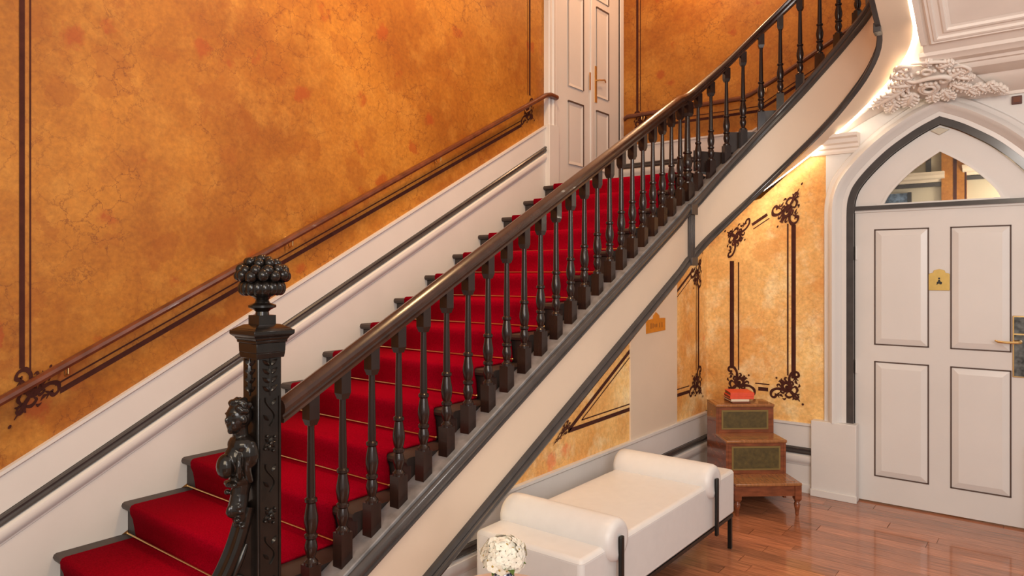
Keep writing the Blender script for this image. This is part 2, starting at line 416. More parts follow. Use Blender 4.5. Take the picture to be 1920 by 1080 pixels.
# ceiling high over the stairwell
struct(MB().box(XW-0.2, 3.2, -1.6, YF+0.2, 5.6, 5.7).build('ceiling', 'plaster'))

# painted frames: stair wall
pline(wl, (XW, 1.118, 1.27), (XW, 1.118, 5.3), (0, 1, 0), .022, NX); pline(wl, (XW, 1.150, 1.25), (XW, 1.150, 5.3), (0, 1, 0), .007, NX)
def wz(y): return 1.146 + 0.5155*(y-1.265)
pline(wl, (XW, 1.27, wz(1.27)), (XW, 4.84, wz(4.84)), (0, 0, 1), .028, NX); pline(wl, (XW, 1.25, wz(1.25)+.040), (XW, 4.84, wz(4.84)+.040), (0, 0, 1), .009, NX)
pline(wl, (XW, 4.958, 3.27), (XW, 4.958, 5.3), (0, 1, 0), .022, NX); pline(wl, (XW, 4.925, 3.27), (XW, 4.925, 5.3), (0, 1, 0), .006, NX)
scroll(wl, (XW, 1.105, 1.075), (0, .89, .46), (0, 0, 1), .185, NX)
scroll(wl, (XW, 4.985, 3.08), (0, -.89, -.46), (0, 0, 1), .17, NX)
# landing wall
pline(wf, (-3.487, YF, 3.40), (-3.487, YF, 5.3), (1, 0, 0), .026, NY); pline(wf, (-3.452, YF, 3.40), (-3.452, YF, 5.3), (1, 0, 0), .008, NY)
pline(wf, (-3.33, YF, 3.224), (-2.22, YF, 3.224), (0, 0, 1), .026, NY); pline(wf, (-3.33, YF, 3.268), (-2.22, YF, 3.268), (0, 0, 1), .008, NY)
pline(wf, (-2.22, YF, 3.224), (-0.9, YF, 3.224+.52*1.32), (0, 0, 1), .028, NY); pline(wf, (-2.22, YF, 3.268), (-0.9, YF, 3.268+.52*1.32), (0, 0, 1), .009, NY)
scroll(wf, (-3.50, YF, 3.21), (1, 0, 0), (0, 0, 1), .19, NY)
# frame on the back wall
pline(wb, (-2.132, YB, .91), (-2.132, YB, 1.80), (1, 0, 0), .036, NY); pline(wb, (-2.076, YB, .90), (-2.076, YB, 1.79), (1, 0, 0), .010, NY)
pline(wb, (-1.638, YB, .87), (-1.638, YB, 2.08), (1, 0, 0), .034, NY); pline(wb, (-1.682, YB, .89), (-1.682, YB, 2.09), (1, 0, 0), .012, NY)
pline(wb, (-1.915, YB, .763), (-1.835, YB, .763), (0, 0, 1), .030, NY); pline(wb, (-1.94, YB, .805), (-1.825, YB, .805), (0, 0, 1), .009, NY)
pline(wb, (-1.965, YB, 2.093), (-1.842, YB, 2.172), (-.3, 0, .6), .034, NY); pline(wb, (-1.955, YB, 2.058), (-1.826, YB, 2.140), (-.4, 0, .8), .009, NY)
scroll(wb, (-2.145, YB, .722), (1, 0, 0), (0, 0, 1), .205, NY); scroll(wb, (-1.612, YB, .722), (-1, 0, 0), (0, 0, 1), .205, NY)
scroll(wb, (-1.615, YB, 2.32), (-.84, 0, -.54), (0, 0, -1), .225, NY); scroll(wb, (-2.15, YB, 2.03), (.84, 0, .54), (0, 0, -1), .20, NY)
# frames on the wall under the stair
pline(wu, (XU, 3.56, .738), (XU, 4.332, .752), (0, 0, 1), .026, NX); pline(wu, (XU, 3.711, .780), (XU, 4.332, .788), (0, 0, 1), .008, NX)
pline(wu, (XU, 3.56, .740), (XU, 4.332, 1.155), (0, 0, 1), .030, NX); pline(wu, (XU, 3.711, .780), (XU, 4.332, 1.112), (0, 0, 1), .009, NX)
scroll(wu, (XU, 3.42, .700), (0, .96, .26), (0, .75, .66), .15, NX, False)
pline(wu, (XU, 5.081, 1.546), (XU, 5.40, 1.722), (0, 0, 1), .024, NX); pline(wu, (XU, 5.081, 1.500), (XU, 5.40, 1.676), (0, 0, 1), .008, NX)
pline(wu, (XU, 5.515, .90), (XU, 5.515, 1.60), (0, 1, 0), .026, NX); pline(wu, (XU, 5.47, .90), (XU, 5.47, 1.60), (0, 1, 0), .008, NX)
pline(wu, (XU, 5.081, .742), (XU, 5.33, .742), (0, 0, 1), .026, NX); pline(wu, (XU, 5.081, .788), (XU, 5.33, .788), (0, 0, 1), .008, NX)
scroll(wu, (XU, 5.545, .715), (0, -1, 0), (0, 0, 1), .21, NX); scroll(wu, (XU, 5.545, 1.80), (0, -.88, -.47), (0, 0, -1), .21, NX)

# ------------------------------------------------------------------ skirtings
SK_UP = [(0, .534), (.030, .534), (.030, .517), (.019, .508), (.019, .346), (0, .346)]
SK_DK = [(0, .346), (.030, .343), (.036, .334), (.030, .324), (.030, .318), (.036, .308), (.030, .296), (0, .296)]
SK_BD = [(0, .292), (.024, .290), (.040, .278), (.044, .255), (.036, .230), (.024, .218), (.022, .208), (0, .208)]
SK_LO = [(0, .206), (.021, .206), (.021, .066), (.036, .058), (.038, 0.0), (0, 0.0)]
SK_LR = [(0, .206), (.021, .206), (.021, -.16), (0, -.16)]
def skirting(name, pts, n, lo=SK_LO):
    st = [(p, (n[0], n[1], 0)) for p in pts]
    o = struct(MB().sweep(st, SK_UP).build(name, 'white'))
    MB().sweep(st, SK_DK).build('dark_moulding', 'grey_paint', o); MB().sweep(st, SK_BD).build('bead_moulding', 'white_gloss', o)
    MB().sweep(st, lo).build('plinth_board', 'white', o)
skirting('baseboard_left', [(XW, .3, nose_line(.3)), (XW, 5.176, nose_line(5.176))], NX, SK_LR)
skirting('baseboard_far', [(XW, YF, 2.513), (-2.27, YF, 2.513), (-0.75, YF, 2.513+.52*1.52)], NY)
skirting('baseboard_side', [(XU, 1.9, 0), (XU, YB, 0)], NX)
skirting('baseboard_back', [(XU, YB, 0), (-1.489, YB, 0)], NY)
# white plastered pier on the wall under the stair
struct(MB().prism([(XU, 4.332, .534), (XU, 5.081, .534), (XU, 5.081, 1.86), (XU, 4.332, 1.50)], (.012, 0, 0)).build('trim_1', 'cream', None))

# ------------------------------------------------------------------ staircase
stair = tag(empty('staircase', (-2.9, 1.4, 0)), 'curving dark wood staircase with cream outer string rising along the ochre wall', 'staircase')
def kid(o, parent):        # keep world coordinates under a placed empty
    o.parent = parent; o.matrix_parent_inverse = Matrix.Translation(-Vector(parent.location)) if not parent.rotation_euler.z else parent.matrix_basis.inverted()
    return o
TX0, TX1 = XW+0.022, -2.258
def nosing_prof(): return None
for i in range(-2, 13):
    y, z = nose(i); d = 0.34 if i < 12 else YF - y
    prof = [(y+.012, z-.036), (y+.003, z-.032), (y-.003, z-.018), (y+.002, z-.005), (y+.012, z), (y+d, z), (y+d, z-.036)]
    mb = MB().prism([(TX0, a, b) for a, b in prof], (TX1-TX0, 0, 0))
    kid(mb.build('tread' if i < 12 else 'landing', 'tread_wood'), stair)
    zb = z-.1602 if i > -2 else 0
    kid(MB().box(TX0, TX1-.014, y+.028, y+.05, zb-.001, z-.036).build('riser', 'tread_wood'), stair)
    if -2 < i < 12: kid(MB().box(TX1-.013, TX1-.003, y+.028, y+.329, z-.19, z-.0361).build('step_end', 'tread_wood'), stair)
# winders behind the curved string (treads rise round the well)
ths = [22, 44, 66, 88, 110, 132, 154]
for k in range(6):
    z1 = ZL + .1602*(k+1); pts = []
    a0, a1 = ths[k], ths[k+1]+1.5
    inner = [(CX-math.cos(math.radians(t))*.76, CY+math.sin(math.radians(t))*.76) for t in np.linspace(a0, a1, 5)]
    xa, xb = -2.24+.30*k, -2.24+.30*(k+1)+.02
    outer = [(xb, YF-.06), (xa, YF-.06)]
    kid(MB().prism([(x, yy, z1-.16) for x, yy in inner+outer], (0, 0, .16)).build('winder', 'tread_wood'), stair)
# outer string, swept along the straight flight and round the well
ST = stations(0)
def zoned(lo, hi): return [s for s in ST if lo <= s[6] <= hi]
def string_piece(prof_fn, name, m, st=ST, parent=stair, sharp=35):
    mb = MB(); n = None; vs = []; fs = []
    for (x, y, nn, zt, zb, zr, th) in st:
        pr = prof_fn(zt, zb); n = len(pr)
        for a, z in pr: vs.append((x+nn[0]*a, y+nn[1]*a, max(z, .0)))
    for j in range(len(st)-1):
        for i in range(n): fs.append((j*n+i, j*n+(i+1) % n, (j+1)*n+(i+1) % n, (j+1)*n+i))
    fs.append(tuple(range(n))[::-1]); fs.append(tuple((len(st)-1)*n+i for i in range(n)))
    return kid(mb.add(vs, fs).build(name, m, sharp=sharp), parent)
string_piece(lambda t, b: [(0, b), (0, t-.01), (.095, t-.01), (.095, b)], 'outer_string', 'cream')
string_piece(lambda t, b: [(-.010, t-.012), (-.010, t+.008), (-.006, t+.012), (.104, t+.012), (.104, t-.012)], 'string_ledge', 'grey_ledge')
string_piece(lambda t, b: [(-.008, t-.010), (-.013, t-.001), (-.022, t+.001), (-.032, t-.006), (-.038, t-.019), (-.038, t-.034), (-.031, t-.046), (-.023, t-.050), (-.023, t-.058), (-.028, t-.062), (-.028, t-.072), (-.014, t-.086), (0, t-.090)], 'string_moulding', 'grey_paint', sharp=40)
string_piece(lambda t, b: [(0, b-.012), (-.030, b-.012), (-.034, b), (-.030, b+.014), (-.020, b+.020), (-.020, b+.026), (-.026, b+.036), (-.018, b+.050), (0, b+.054)], 'lower_moulding', 'grey_paint')
string_piece(lambda t, b: [(0, b-.010), (.166, b-.002), (.166, b+.028), (.25, b+.028), (.25, b+.04), (0, b+.04)], 'soffit_lip', 'cream', zoned(0, 200))
# fluted pilasters where the string starts and ends its curve
def pilaster(th0, ymode=None):
    st = [s for s in stations(0, step=1) if s[6] >= 0 and th0-2.6 <= s[6] <= th0+2.6]
    mbp = MB()
    x, y, nn, zt, zb, zr, th = st[len(st)//2]
    tv = Vector((-nn[1], nn[0], 0)); c = Vector((x, y, 0)); nv = Vector((nn[0], nn[1], 0))
    hw = .032
    for k in range(4):
        a0 = -hw + k*2*hw/4 + .003; a1 = -hw + (k+1)*2*hw/4 - .003
        q = [c+tv*a0, c+tv*a1, c+tv*a1-nv*.030, c+tv*a0-nv*.030]
        mbp.prism([p+Vector((0, 0, zb+.02)) for p in q], (0, 0, zt-zb-.05))
    q = [c-tv*hw, c+tv*hw, c+tv*hw-nv*.020, c-tv*hw-nv*.020]; mbp.prism([p+Vector((0, 0, zb+.01)) for p in q], (0, 0, zt-zb-.03))
    for zz, hh in ((zb-.03, .06), (zt-.085, .075)):
        q = [c-tv*(hw+.012), c+tv*(hw+.012), c+tv*(hw+.012)-nv*.045, c-tv*(hw+.012)-nv*.045]; mbp.prism([p+Vector((0, 0, zz)) for p in q], (0, 0, hh))
    kid(mbp.build('string_pilaster', 'grey_paint', bevel=.003), stair)
pilaster(6); pilaster(176)
# soffit round the well and under the upper flight
def plane3(y): return 3.25 + 0.53*(CY - y)
vs = []; fs = []; rows = list(range(0, 166, 5)); NR = 6
for th in rows:
    a = math.radians(th); r1 = (YB-CY)/max(.05, math.sin(a))
    if th < 90: r1 = min(r1, (abs(XU)-abs(CX))/max(.05, math.cos(a)))
    r1 = min(r1, 1.25); z = its(TB, th)-.002
    for k in range(NR):
        r = .836 + (max(r1,.84)-.836)*k/(NR-1); vs.append((CX-math.cos(a)*r, CY+math.sin(a)*r, z))
for j in range(len(rows)-1):
    for k in range(NR-1): fs.append((j*NR+k, j*NR+k+1, (j+1)*NR+k+1, (j+1)*NR+k))
o = kid(MB().add(vs, fs).build('soffit', 'plaster'), stair); sm = o.modifiers.new('solid', 'SOLIDIFY'); sm.thickness = .03; sm.offset = 1
x0, x1 = -.671, 1.6
kid(MB().prism([(x0, 5.14, plane3(5.14)), (x1, 5.14, plane3(5.14)), (x1, 3.0, plane3(3.0)), (x0, 3.0, plane3(3.0))], (0, 0, .04)).build('soffit', 'plaster'), stair)
# panel moulding on the upper soffit
sl = Vector((0, -1, .53)).normalized(); dn = Vector((0, -.53, -1)).normalized()
def psoff(x, u, d): return Vector((x, 5.03, plane3(5.03))) + sl*u + dn*d
PRM = [(0, 0), (0, .012), (.012, .022), (.024, .016), (.03, .024), (.045, .024), (.052, .010), (.075, .008), (.085, .018), (.10, .018), (.108, .004), (.125, 0)]
loop = [(-.63, 1.95), (-.63, 0), (1.5, 0)]
vs = []; fs = []
for a, d in PRM:
    for (x, u) in ((-.63+a, 1.95), (-.63+a, a), (1.5, a)): vs.append(psoff(x, u, d+.001))
for j in range(len(PRM)-1):
    for k in range(2): fs.append((j*3+k, j*3+k+1, (j+1)*3+k+1, (j+1)*3+k))
kid(MB().add(vs, fs).build('soffit_moulding', 'plaster'), stair)
kid(MB().prism([psoff(-.68, .0, .001), psoff(-.645, .0, .001), psoff(-.645, 1.95, .001), psoff(-.68, 1.95, .001)], dn*.014).build('soffit_moulding', 'plaster', bevel=.004), stair)

# stair carpet with brass rods
run = []
for i in range(-2, 13):
    y, z = nose(i); zb = z-.1602 if i > -2 else 0.01
    run += [(y+.014, zb+.016), (y+.000, z-.060), (y-.012, z-.030), (y-.014, z-.004), (y-.006, z+.009), (y+.008, z+.013)]
    run.append((y+.3+.010 if i < 12 else YF-.1, z+.013))
vs = []; fs = []
CX0, CX1 = -3.54, -2.385
for a, b in run: vs += [(CX0, a, b), (CX1, a, b)]
for j in range(len(run)-1): fs.append((2*j, 2*j+1, 2*j+3, 2*j+2))
runner = MB().add(vs, fs).build('stair_runner', 'carpet', sharp=50)
sm = runner.modifiers.new('solid', 'SOLIDIFY'); sm.thickness = .012; sm.offset = -1 if True else 1
tag(runner, 'crimson red carpet runner held by thin brass rods up the stair', 'carpet')
rodm = MB().tube([(CX0-.045, 0, 0), (CX1+.012, 0, 0)], .0045, 8)
rodm.sphere((CX0-.048, 0, 0), .007, 8, 6); rodm.sphere((CX1+.015, 0, 0), .007, 8, 6)
rme = rodm.mesh('stair_rod'); rme.materials.append(MATS['brass'])
for i in range(-2, 12):
    y, z = nose(i); o = link('stair_rod', rme, runner); o.location = (0, y+.3-.002, z+.022)

# ------------------------------------------------------------------ balustrade
ban = tag(empty('banister', (-2.20, 1.5, 0.45)), 'dark polished handrail on turned balusters following the outer string', 'banister')
BPROF_T = [(.0135, .630), (.0125, .585), (.0165, .375), (.0160, .348), (.0235, .342), (.0235, .332), (.0170, .326), (.0190, .315), (.0255, .280), (.0265, .262), (.0225, .235), (.0180, .222), (.0245, .216), (.0245, .206), (.0180, .200), (.0235, .180), (.0245, .168), (.0195, .148), (.0150, .136), (.0180, .130), (.0265, .122), (.0265, .112)]
def baluster_mesh(k=1.0, name='baluster'):
    mb = MB()
    mb.lathe([(r*k, z) for r, z in BPROF_T[::-1]], n=14)
    e = .0265*k
    mb.frustum((0, 0), e, e, -.035, e, e, .112)
    mb.frustum((0, 0), .0155*k, .0155*k, .600, .0225*k, .0225*k, .622); mb.frustum((0, 0), .0225*k, .0225*k, .622, .0225*k, .0225*k, .705)
    me = mb.mesh(name, 38); me.materials.append(MATS['baluster_wood']); return me
BM = baluster_mesh(); BM2 = baluster_mesh(1.45)
def put_baluster(x, y, rz, zbase, zrail, me=BM, name='baluster'):
    o = link(name, me); o.location = (x, y, zbase); o.rotation_euler = (0, 0, rz); o.scale = (1, 1, (zrail-zbase)/.70); kid(o, ban)
k = 0
while True:
    y = 1.593+.1471*k
    if y > 4.84: break
    put_baluster(-2.20, y, 0, .548+.5265*(y-1.719)+.012, 1.171+.525*(y-1.465)); k += 1
for j, th in enumerate((10.3, 20.6, 31, 42.2, 53.1, 64.3, 75.8, 87.5, 99.3, 111.2, 124.6, 136, 148, 160, 171)):
    a = math.radians(th); R = RS+.05
    put_baluster(CX-math.cos(a)*R, CY+math.sin(a)*R, -a, its(TT, th)+.012, its(TR, th), BM2 if j == 0 else BM, 'colonnette' if j == 0 else 'baluster')
HR = [(-.024, -.004), (-.028, .010), (-.020, .016), (-.018, .024), (-.030, .032), (-.034, .048), (-.030, .062), (-.018, .074), (0, .080), (.018, .074), (.030, .062), (.034, .048), (.030, .032), (.018, .024), (.020, .016), (.028, .010), (.024, -.004)]
st = [((x, y, zr), (nn[0], nn[1], 0)) for (x, y, nn, zt, zb, zr, th) in stations(.05, y0=1.46, y1=3.6, step=4)]
kid(MB().sweep(st, HR).build('handrail', 'rail_wood', sharp=28), ban)

# ------------------------------------------------------------------ wall handrails
def wall_rail(path, side, label, brk, end=None):
    root = tag(empty('wall_handrail', path[0]), label, 'handrail')
    pr = [(-.020, -.020), (-.026, -.006), (-.022, .010), (-.010, .019), (.010, .019), (.022, .010), (.026, -.006), (.020, -.020), (0, -.026)]
    kid(MB().sweep([(p, side) for p in path], pr).build('rail', 'wall_rail_wood', sharp=40), root)
    for (p, d) in brk:
        p = Vector(p); d = Vector(d)   # d points to the wall
        m = MB().tube([p+Vector((0, 0, -.02)), p+Vector((0, 0, -.05)), p+d*.5+Vector((0, 0, -.065)), p+d], .006, 8)
        kid(m.build('bracket', 'brass'), root)
    return root
def rz(y): return 1.147 + .5245*(y-1.0125)
wall_rail([(-3.605, y, rz(y)) for y in (.2, 1.5, 3.0, 4.4, 5.10)] + [(-3.605, 5.17, rz(5.10)+.018), (-3.605, 5.27, rz(5.10)+.012)], NX,
          'reddish brown wooden handrail fixed along the ochre stair wall',
          [((-3.605, y, rz(y)), (-.073, 0, 0)) for y in (1.28, 2.48, 3.75, 4.86)])
p = [(-3.60, 6.53, 3.325), (-3.57, 6.53, 3.345), (-3.50, 6.53, 3.345), (-2.36, 6.53, 3.352), (-2.27, 6.53, 3.375), (-2.0, 6.53, 3.375+.52*.24), (-.8, 6.53, 3.375+.52*1.44)]
wall_rail(p, NY, 'dark wooden handrail on the landing wall behind the banister, level then rising',
          [((x, 6.53, z), (0, .068, 0)) for x, z in ((-3.4, 3.345), (-2.14, 3.43), (-1.2, 3.90))])

# ------------------------------------------------------------------ newel post
NWX, NWY = -2.20, 1.390
nw = tag(empty('newel_post', (NWX, NWY, 0)), 'carved near black newel post with cherub bust and berry cluster finial', 'newel post')
h = .047
kid(MB().box(NWX-h, NWX+h, NWY-h, NWY+h, 0, 1.44).build('post', 'carved_wood', bevel=.006), nw)
mb = MB()
for a, z0, b, z1 in ((.053, 1.405, .056, 1.425), (.056, 1.425, .057, 1.458), (.060, 1.458, .062, 1.468), (.062, 1.468, .068, 1.478), (.068, 1.478, .079, 1.488), (.079, 1.488, .079, 1.502), (.075, 1.502, .068, 1.508), (.068, 1.508, .045, 1.521)):
    mb.frustum((NWX, NWY), a, a, z0, b, b, z1)
kid(mb.build('cap', 'carved_wood', bevel=.002), nw)
mb = MB().box(NWX-.033, NWX+.033, NWY-.033, NWY+.033, 1.515, 1.553)
mb.lathe([(.024, 1.55), (.022, 1.565), (.030, 1.572), (.047, 1.580), (.047, 1.588), (.026, 1.596), (.022, 1.606), (.030, 1.618), (.05, 1.625)], (NWX, NWY, 0), 20)
kid(mb.build('finial_stem', 'carved_wood'), nw)
mb = MB()
for k in range(16):      # gadrooned bowl
    a = 2*PI*k/16; mb.sphere((NWX+.060*math.cos(a), NWY+.060*math.sin(a), 1.648), (.022, .022, .027), 10, 8)
mb.lathe([(.03, 1.615), (.055, 1.63), (.060, 1.66), (.05, 1.68)], (NWX, NWY, 0), 16)
for ring, (n, rr, zz, br) in enumerate(((12, .076, 1.690, .021), (11, .070, 1.714, .021), (8, .046, 1.736, .020), (4, .020, 1.748, .017))):
    for k in range(n):
        a = 2*PI*(k+.5*(ring % 2))/n; q = br*random.uniform(.85, 1.12)
        mb.sphere((NWX+rr*math.cos(a), NWY+rr*math.sin(a), zz+random.uniform(-.006, .006)), q, 10, 8)
mb.sphere((NWX, NWY, 1.70), (.06, .06, .045), 12, 8)
kid(mb.build('berry_finial', 'carved_wood', sharp=80), nw)
# carved relief on the two faces of the post that show
def relief(T, zs, name='carved_relief'):
    mb = MB()
    def leaf(u, z, ang, ln, wd):
        c, s_ = math.cos(ang), math.sin(ang); vs = []; fs = []; n = 7
        for i in range(n):
            t = i/(n-1); wv = wd*math.sin(PI*min(1, t*.9+.1))*.5
            for q, hgt in ((-1, .001), (0, .007*math.sin(PI*t)+.003), (1, .001)):
                uu, vv = t*ln, q*wv; vs.append(T(u+c*uu-s_*vv, z+s_*uu+c*vv, hgt))
        for i in range(n-1):
            for k2 in range(2): fs.append((i*3+k2, i*3+k2+1, i*3+4+k2, i*3+3+k2))
        mb.add(vs, fs)
    for (z, kind) in zs:
        if kind == 'panel':
            for sgn in (-1, 1):
                for k2 in range(4): leaf(sgn*.002, z-.05+.03*k2, PI/2-sgn*.9, .034, .016)
            leaf(0, z-.065, PI/2, .13, .014)
        elif kind == 'flower':
            for k2 in range(6): leaf(0, z, k2*PI/3+.3, .026, .014)
            v = T(0, z, .006); mb.sphere(v, .007, 8, 6)
            for q in ((.018, .02), (-.02, -.016), (.012, -.028), (-.012, .026)): mb.sphere(T(q[0], z+q[1], .004), .0055, 8, 6)
        else:
            mb.tube([T(.018*math.sin(t*5), z-.05+.1*t, .003) for t in np.linspace(0, 1, 9)], .0035, 6)
            leaf(.006, z+.02, .9, .03, .013); leaf(-.006, z-.03, 2.3, .03, .013)
    return kid(mb.build(name, 'carved_wood', sharp=60), nw)
ZS = [(1.34, 'panel'), (1.22, 'vine'), (1.11, 'flower'), (.99, 'vine'), (.86, 'flower'), (.74, 'vine'), (.62, 'flower')]
relief(lambda u, z, d: Vector((NWX+h+d, NWY+u, z)), ZS)
relief(lambda u, z, d: Vector((NWX+u, NWY-h-d, z)), ZS[:1])
for (x0, x1, y0, y1) in ((NWX+h-.002, NWX+h+.004, NWY-.040, NWY-.034), (NWX+h-.002, NWX+h+.004, NWY+.034, NWY+.040)):
    kid(MB().box(x0, x1, y0, y1, .2, 1.27).build('panel_fillet', 'carved_wood'), nw)
# cherub bust on the front face: joined solids remeshed into one carved surface
FX, FY = NWX+.002, NWY-h
mb = MB()
mb.sphere((FX, FY-.042, 1.213), (.038, .044, .050), 18, 14)           # skull
mb.sphere((FX, FY-.056, 1.190), (.030, .030, .034), 14, 10)           # jaw and cheeks
mb.sphere((FX, FY-.087, 1.206), (.0055, .008, .010), 8, 6)             # nose
mb.sphere((FX+.015, FY-.073, 1.194), .011, 8, 6); mb.sphere((FX-.015, FY-.073, 1.194), .011, 8, 6)
mb.sphere((FX, FY-.080, 1.184), (.009, .006, .004), 8, 6)             # mouth
mb.sphere((FX, FY-.072, 1.168), .012, 8, 6)                           # chin
for sx in (-1, 1): mb.sphere((FX+sx*.016, FY-.077, 1.225), (.011, .007, .004), 8, 6); mb.sphere((FX+sx*.038, FY-.045, 1.205), (.007, .011, .014), 8, 6)
for k in range(26):                                                     # curls
    a = random.uniform(-PI, PI); e = random.uniform(.15, 1.3)
    dx, dy, dz = math.cos(a)*math.cos(e), math.sin(a)*math.cos(e), math.sin(e)
    if dy < -.6 and dz < .55: continue
    mb.sphere((FX+.040*dx, FY-.040+.044*dy, 1.222+.046*dz), .0115, 8, 6)
mb.tube([(FX, FY-.040, 1.175), (FX, FY-.036, 1.14)], .026, 12)          # neck
mb.sphere((FX, FY-.034, 1.115), (.055, .042, .036), 16, 10)             # shoulders
for sx in (-1, 1): mb.sphere((FX+sx*.042, FY-.026, 1.085), (.026, .030, .046), 12, 10)
mb.sphere((FX, FY-.042, 1.070), (.046, .052, .058), 16, 12)             # chest
mb.sphere((FX, FY-.092, 1.052), (.034, .028, .042), 14, 10)             # boss
mb.tube([(FX+.045*math.cos(t), FY-.060-.010*math.cos(t*2), 1.052+.055*math.sin(t)) for t in np.linspace(0, 2*PI, 20)], .009, 8)
for sx in (-1, 1): mb.tube([(FX+sx*(.048-.012*t), FY-.02-.02*math.sin(t*PI), 1.13-.14*t) for t in np.linspace(0, 1, 10)], [.010+.006*math.sin(PI*t) for t in np.linspace(0, 1, 10)], 8)
mb.sphere((FX, FY-.036, 1.000), (.036, .040, .034), 12, 10)
for k in range(5): mb.sphere((FX-.024+.012*k, FY-.082+.004*abs(k-2), 0.988), .010, 8, 6)
mb.tube([(FX, FY-.030, 1.0), (FX, FY-.038, .95), (FX, FY-.048, .90), (FX, FY-.030, .86)], [.034, .030, .034, .03], 12)
for k in range(14):
    mb.sphere((FX+random.uniform(-.03, .03), FY-.052+random.uniform(-.02, .015), .955-.0085*k), (.011, .011, .010), 8, 6)
mb.tube([(FX+.004, FY-.062+.030*math.cos(t)*(1-t/9), .895+.026*math.sin(t)*(1-t/9)) for t in np.linspace(0, 7, 22)], .010, 8)
fig = mb.build('carved_bust', 'carved_wood', sharp=180); kid(fig, nw)
rm = fig.modifiers.new('remesh', 'REMESH'); rm.mode = 'VOXEL'; rm.voxel_size = .0032; rm.use_smooth_shade = True
# scrolled console sweeping out below the bust
cs = catmull([(FY-.012, .90), (FY-.030, .84), (FY-.060, .76), (FY-.105, .68), (FY-.165, .60), (FY-.23, .50), (FY-.27, .38), (FY-.25, .26), (FY-.18, .22)], 6)
vs = []; fs = []
pr = [(-.036, 0), (-.036, .016), (-.024, .022), (-.010, .014), (.010, .014), (.024, .022), (.036, .016), (.036, 0), (.02, -.02), (-.02, -.02)]
for i, (y, z) in enumerate(cs):
    a = np.array(cs[max(0, i-1)]); b = np.array(cs[min(len(cs)-1, i+1)]); t = (b-a)/np.linalg.norm(b-a); nn = np.array((t[1], -t[0]))
    for (u, v) in pr: vs.append((FX+u, y+nn[0]*v, z+nn[1]*v))
n = len(pr)
for j in range(len(cs)-1):
    for i in range(n): fs.append((j*n+i, j*n+(i+1) % n, (j+1)*n+(i+1) % n, (j+1)*n+i))
kid(MB().add(vs, fs).build('console_scroll', 'carved_wood', sharp=50), nw)
mb = MB()
mb.prism([(FX-.022, y, z) for y, z in [(FY+.005, .88)] + cs[6:40] + [(FY+.005, .22)]], (.044, 0, 0))
mb.tube([(FX+.026, FY-.07+.035*math.cos(t)*(1-t/11), .64+.045*math.sin(t)*(1-t/11)) for t in np.linspace(0, 9, 26)], .010, 8)
mb.tube([(FX+.026, FY-.03-.05*t, .78-.10*t) for t in np.linspace(0, 1, 6)], [.006, .010, .012, .012, .010, .006], 8)
kid(mb.build('console_side', 'carved_wood', sharp=50), nw)

# ------------------------------------------------------------------ arched door
d1 = struct(MB().box(X0-.548, X0+.548, YB+.030, YB+.075, .012, 2.150).build('door_1', 'white'))
for (a, b) in ((-1.066, -.725), (-.587, -.249)):
    for (z0, z1) in ((.205, 1.045), (1.175, 2.018)):
        yy = YB+.030
        mb = MB()
        for (u0, u1, v0, v1) in ((a-.005, b+.005, z0-.005, z0+.004), (a-.005, b+.005, z1-.004, z1+.005), (a-.005, a+.004, z0, z1), (b-.004, b+.005, z0, z1)):
            mb.box(u0, u1, yy-.0035, yy+.002, v0, v1)
        mb.build('panel_line', 'dark_line', d1)
        m = .045; vs = [(a+.006, yy-.001, z0+.006), (b-.006, yy-.001, z0+.006), (b-.006, yy-.001, z1-.006), (a+.006, yy-.001, z1-.006)]
        vs += [(a+m, yy-.014, z0+m), (b-m, yy-.014, z0+m), (b-m, yy-.014, z1-m), (a+m, yy-.014, z1-m)]
        MB().add(vs, [(4,5,6,7), (0,1,5,4), (1,2,6,5), (2,3,7,6), (3,0,4,7)]).build('panel', 'white_gloss', d1, sharp=5)
for z in (.30, 1.0, 1.85): MB().tube([(-1.192, YB+.024, z-.05), (-1.192, YB+.024, z+.05)], .008, 8).build('hinge', 'white', d1)
pl = MB().box(-.238, -.128, YB+.018, YB+.031, 1.008, 1.416).build('lock_plate', 'brass', d1, bevel=.003)
MB().box(-.230, -.136, YB+.014, YB+.019, 1.016, 1.290).build('lock_face', 'mirror_dark', pl)
MB().box(-.230, -.136, YB+.014, YB+.019, 1.30, 1.408).build('card_reader', 'mirror_dark', pl)
MB().tube([(-.195, YB+.02, 1.243), (-.195, YB-.03, 1.243), (-.205, YB-.040, 1.243), (-.26, YB-.042, 1.240), (-.315, YB-.040, 1.243), (-.332, YB-.036, 1.250)], [.012, .010, .010, .008, .008, .005], 10).build('lever_handle', 'brass', pl)
# dark painted arch frame, transom, tympanum and glazing
mb = MB()
o_, i_ = arch_loop(0.004), arch_loop(-.048); n = len(o_)
vs = [(x, YB-.012, z) for x, z in o_] + [(x, YB-.012, z) for x, z in i_] + [(x, YB+.09, z) for x, z in i_] + [(x, YB+.09, z) for x, z in o_]
fs = []
for k in range(n-1):
    for q in range(4): fs.append((q*n+k, q*n+k+1, ((q+1) % 4)*n+k+1, ((q+1) % 4)*n+k))
ar = struct(mb.add(vs, fs).build('trim_2', 'grey_paint'))
mb = MB(); ll = arch_loop(-.052); low = [p for p in ll if p[1] > 2.19]
GH = catmull([(.372, 2.205), (.335, 2.275), (.27, 2.355), (.19, 2.435), (.10, 2.505), (0, 2.572)], 5)
for sg in (-1, 1):
    outl = [(X0+sg*.552, 2.19)] + [(X0 + sg*abs(x-X0), z) for x, z in low[:len(low)//2+1]]
    outl[-1] = (X0, max(z for x, z in ll))
    loop = outl + [(X0+sg*x, z) for x, z in GH[::-1]] + [(X0+sg*.372, 2.19)]
    mb.prism([(x, YB+.02, z) for x, z in loop], (0, .05, 0))
ty = struct(mb.build('window_1', 'white'))
vs = []; fs = []
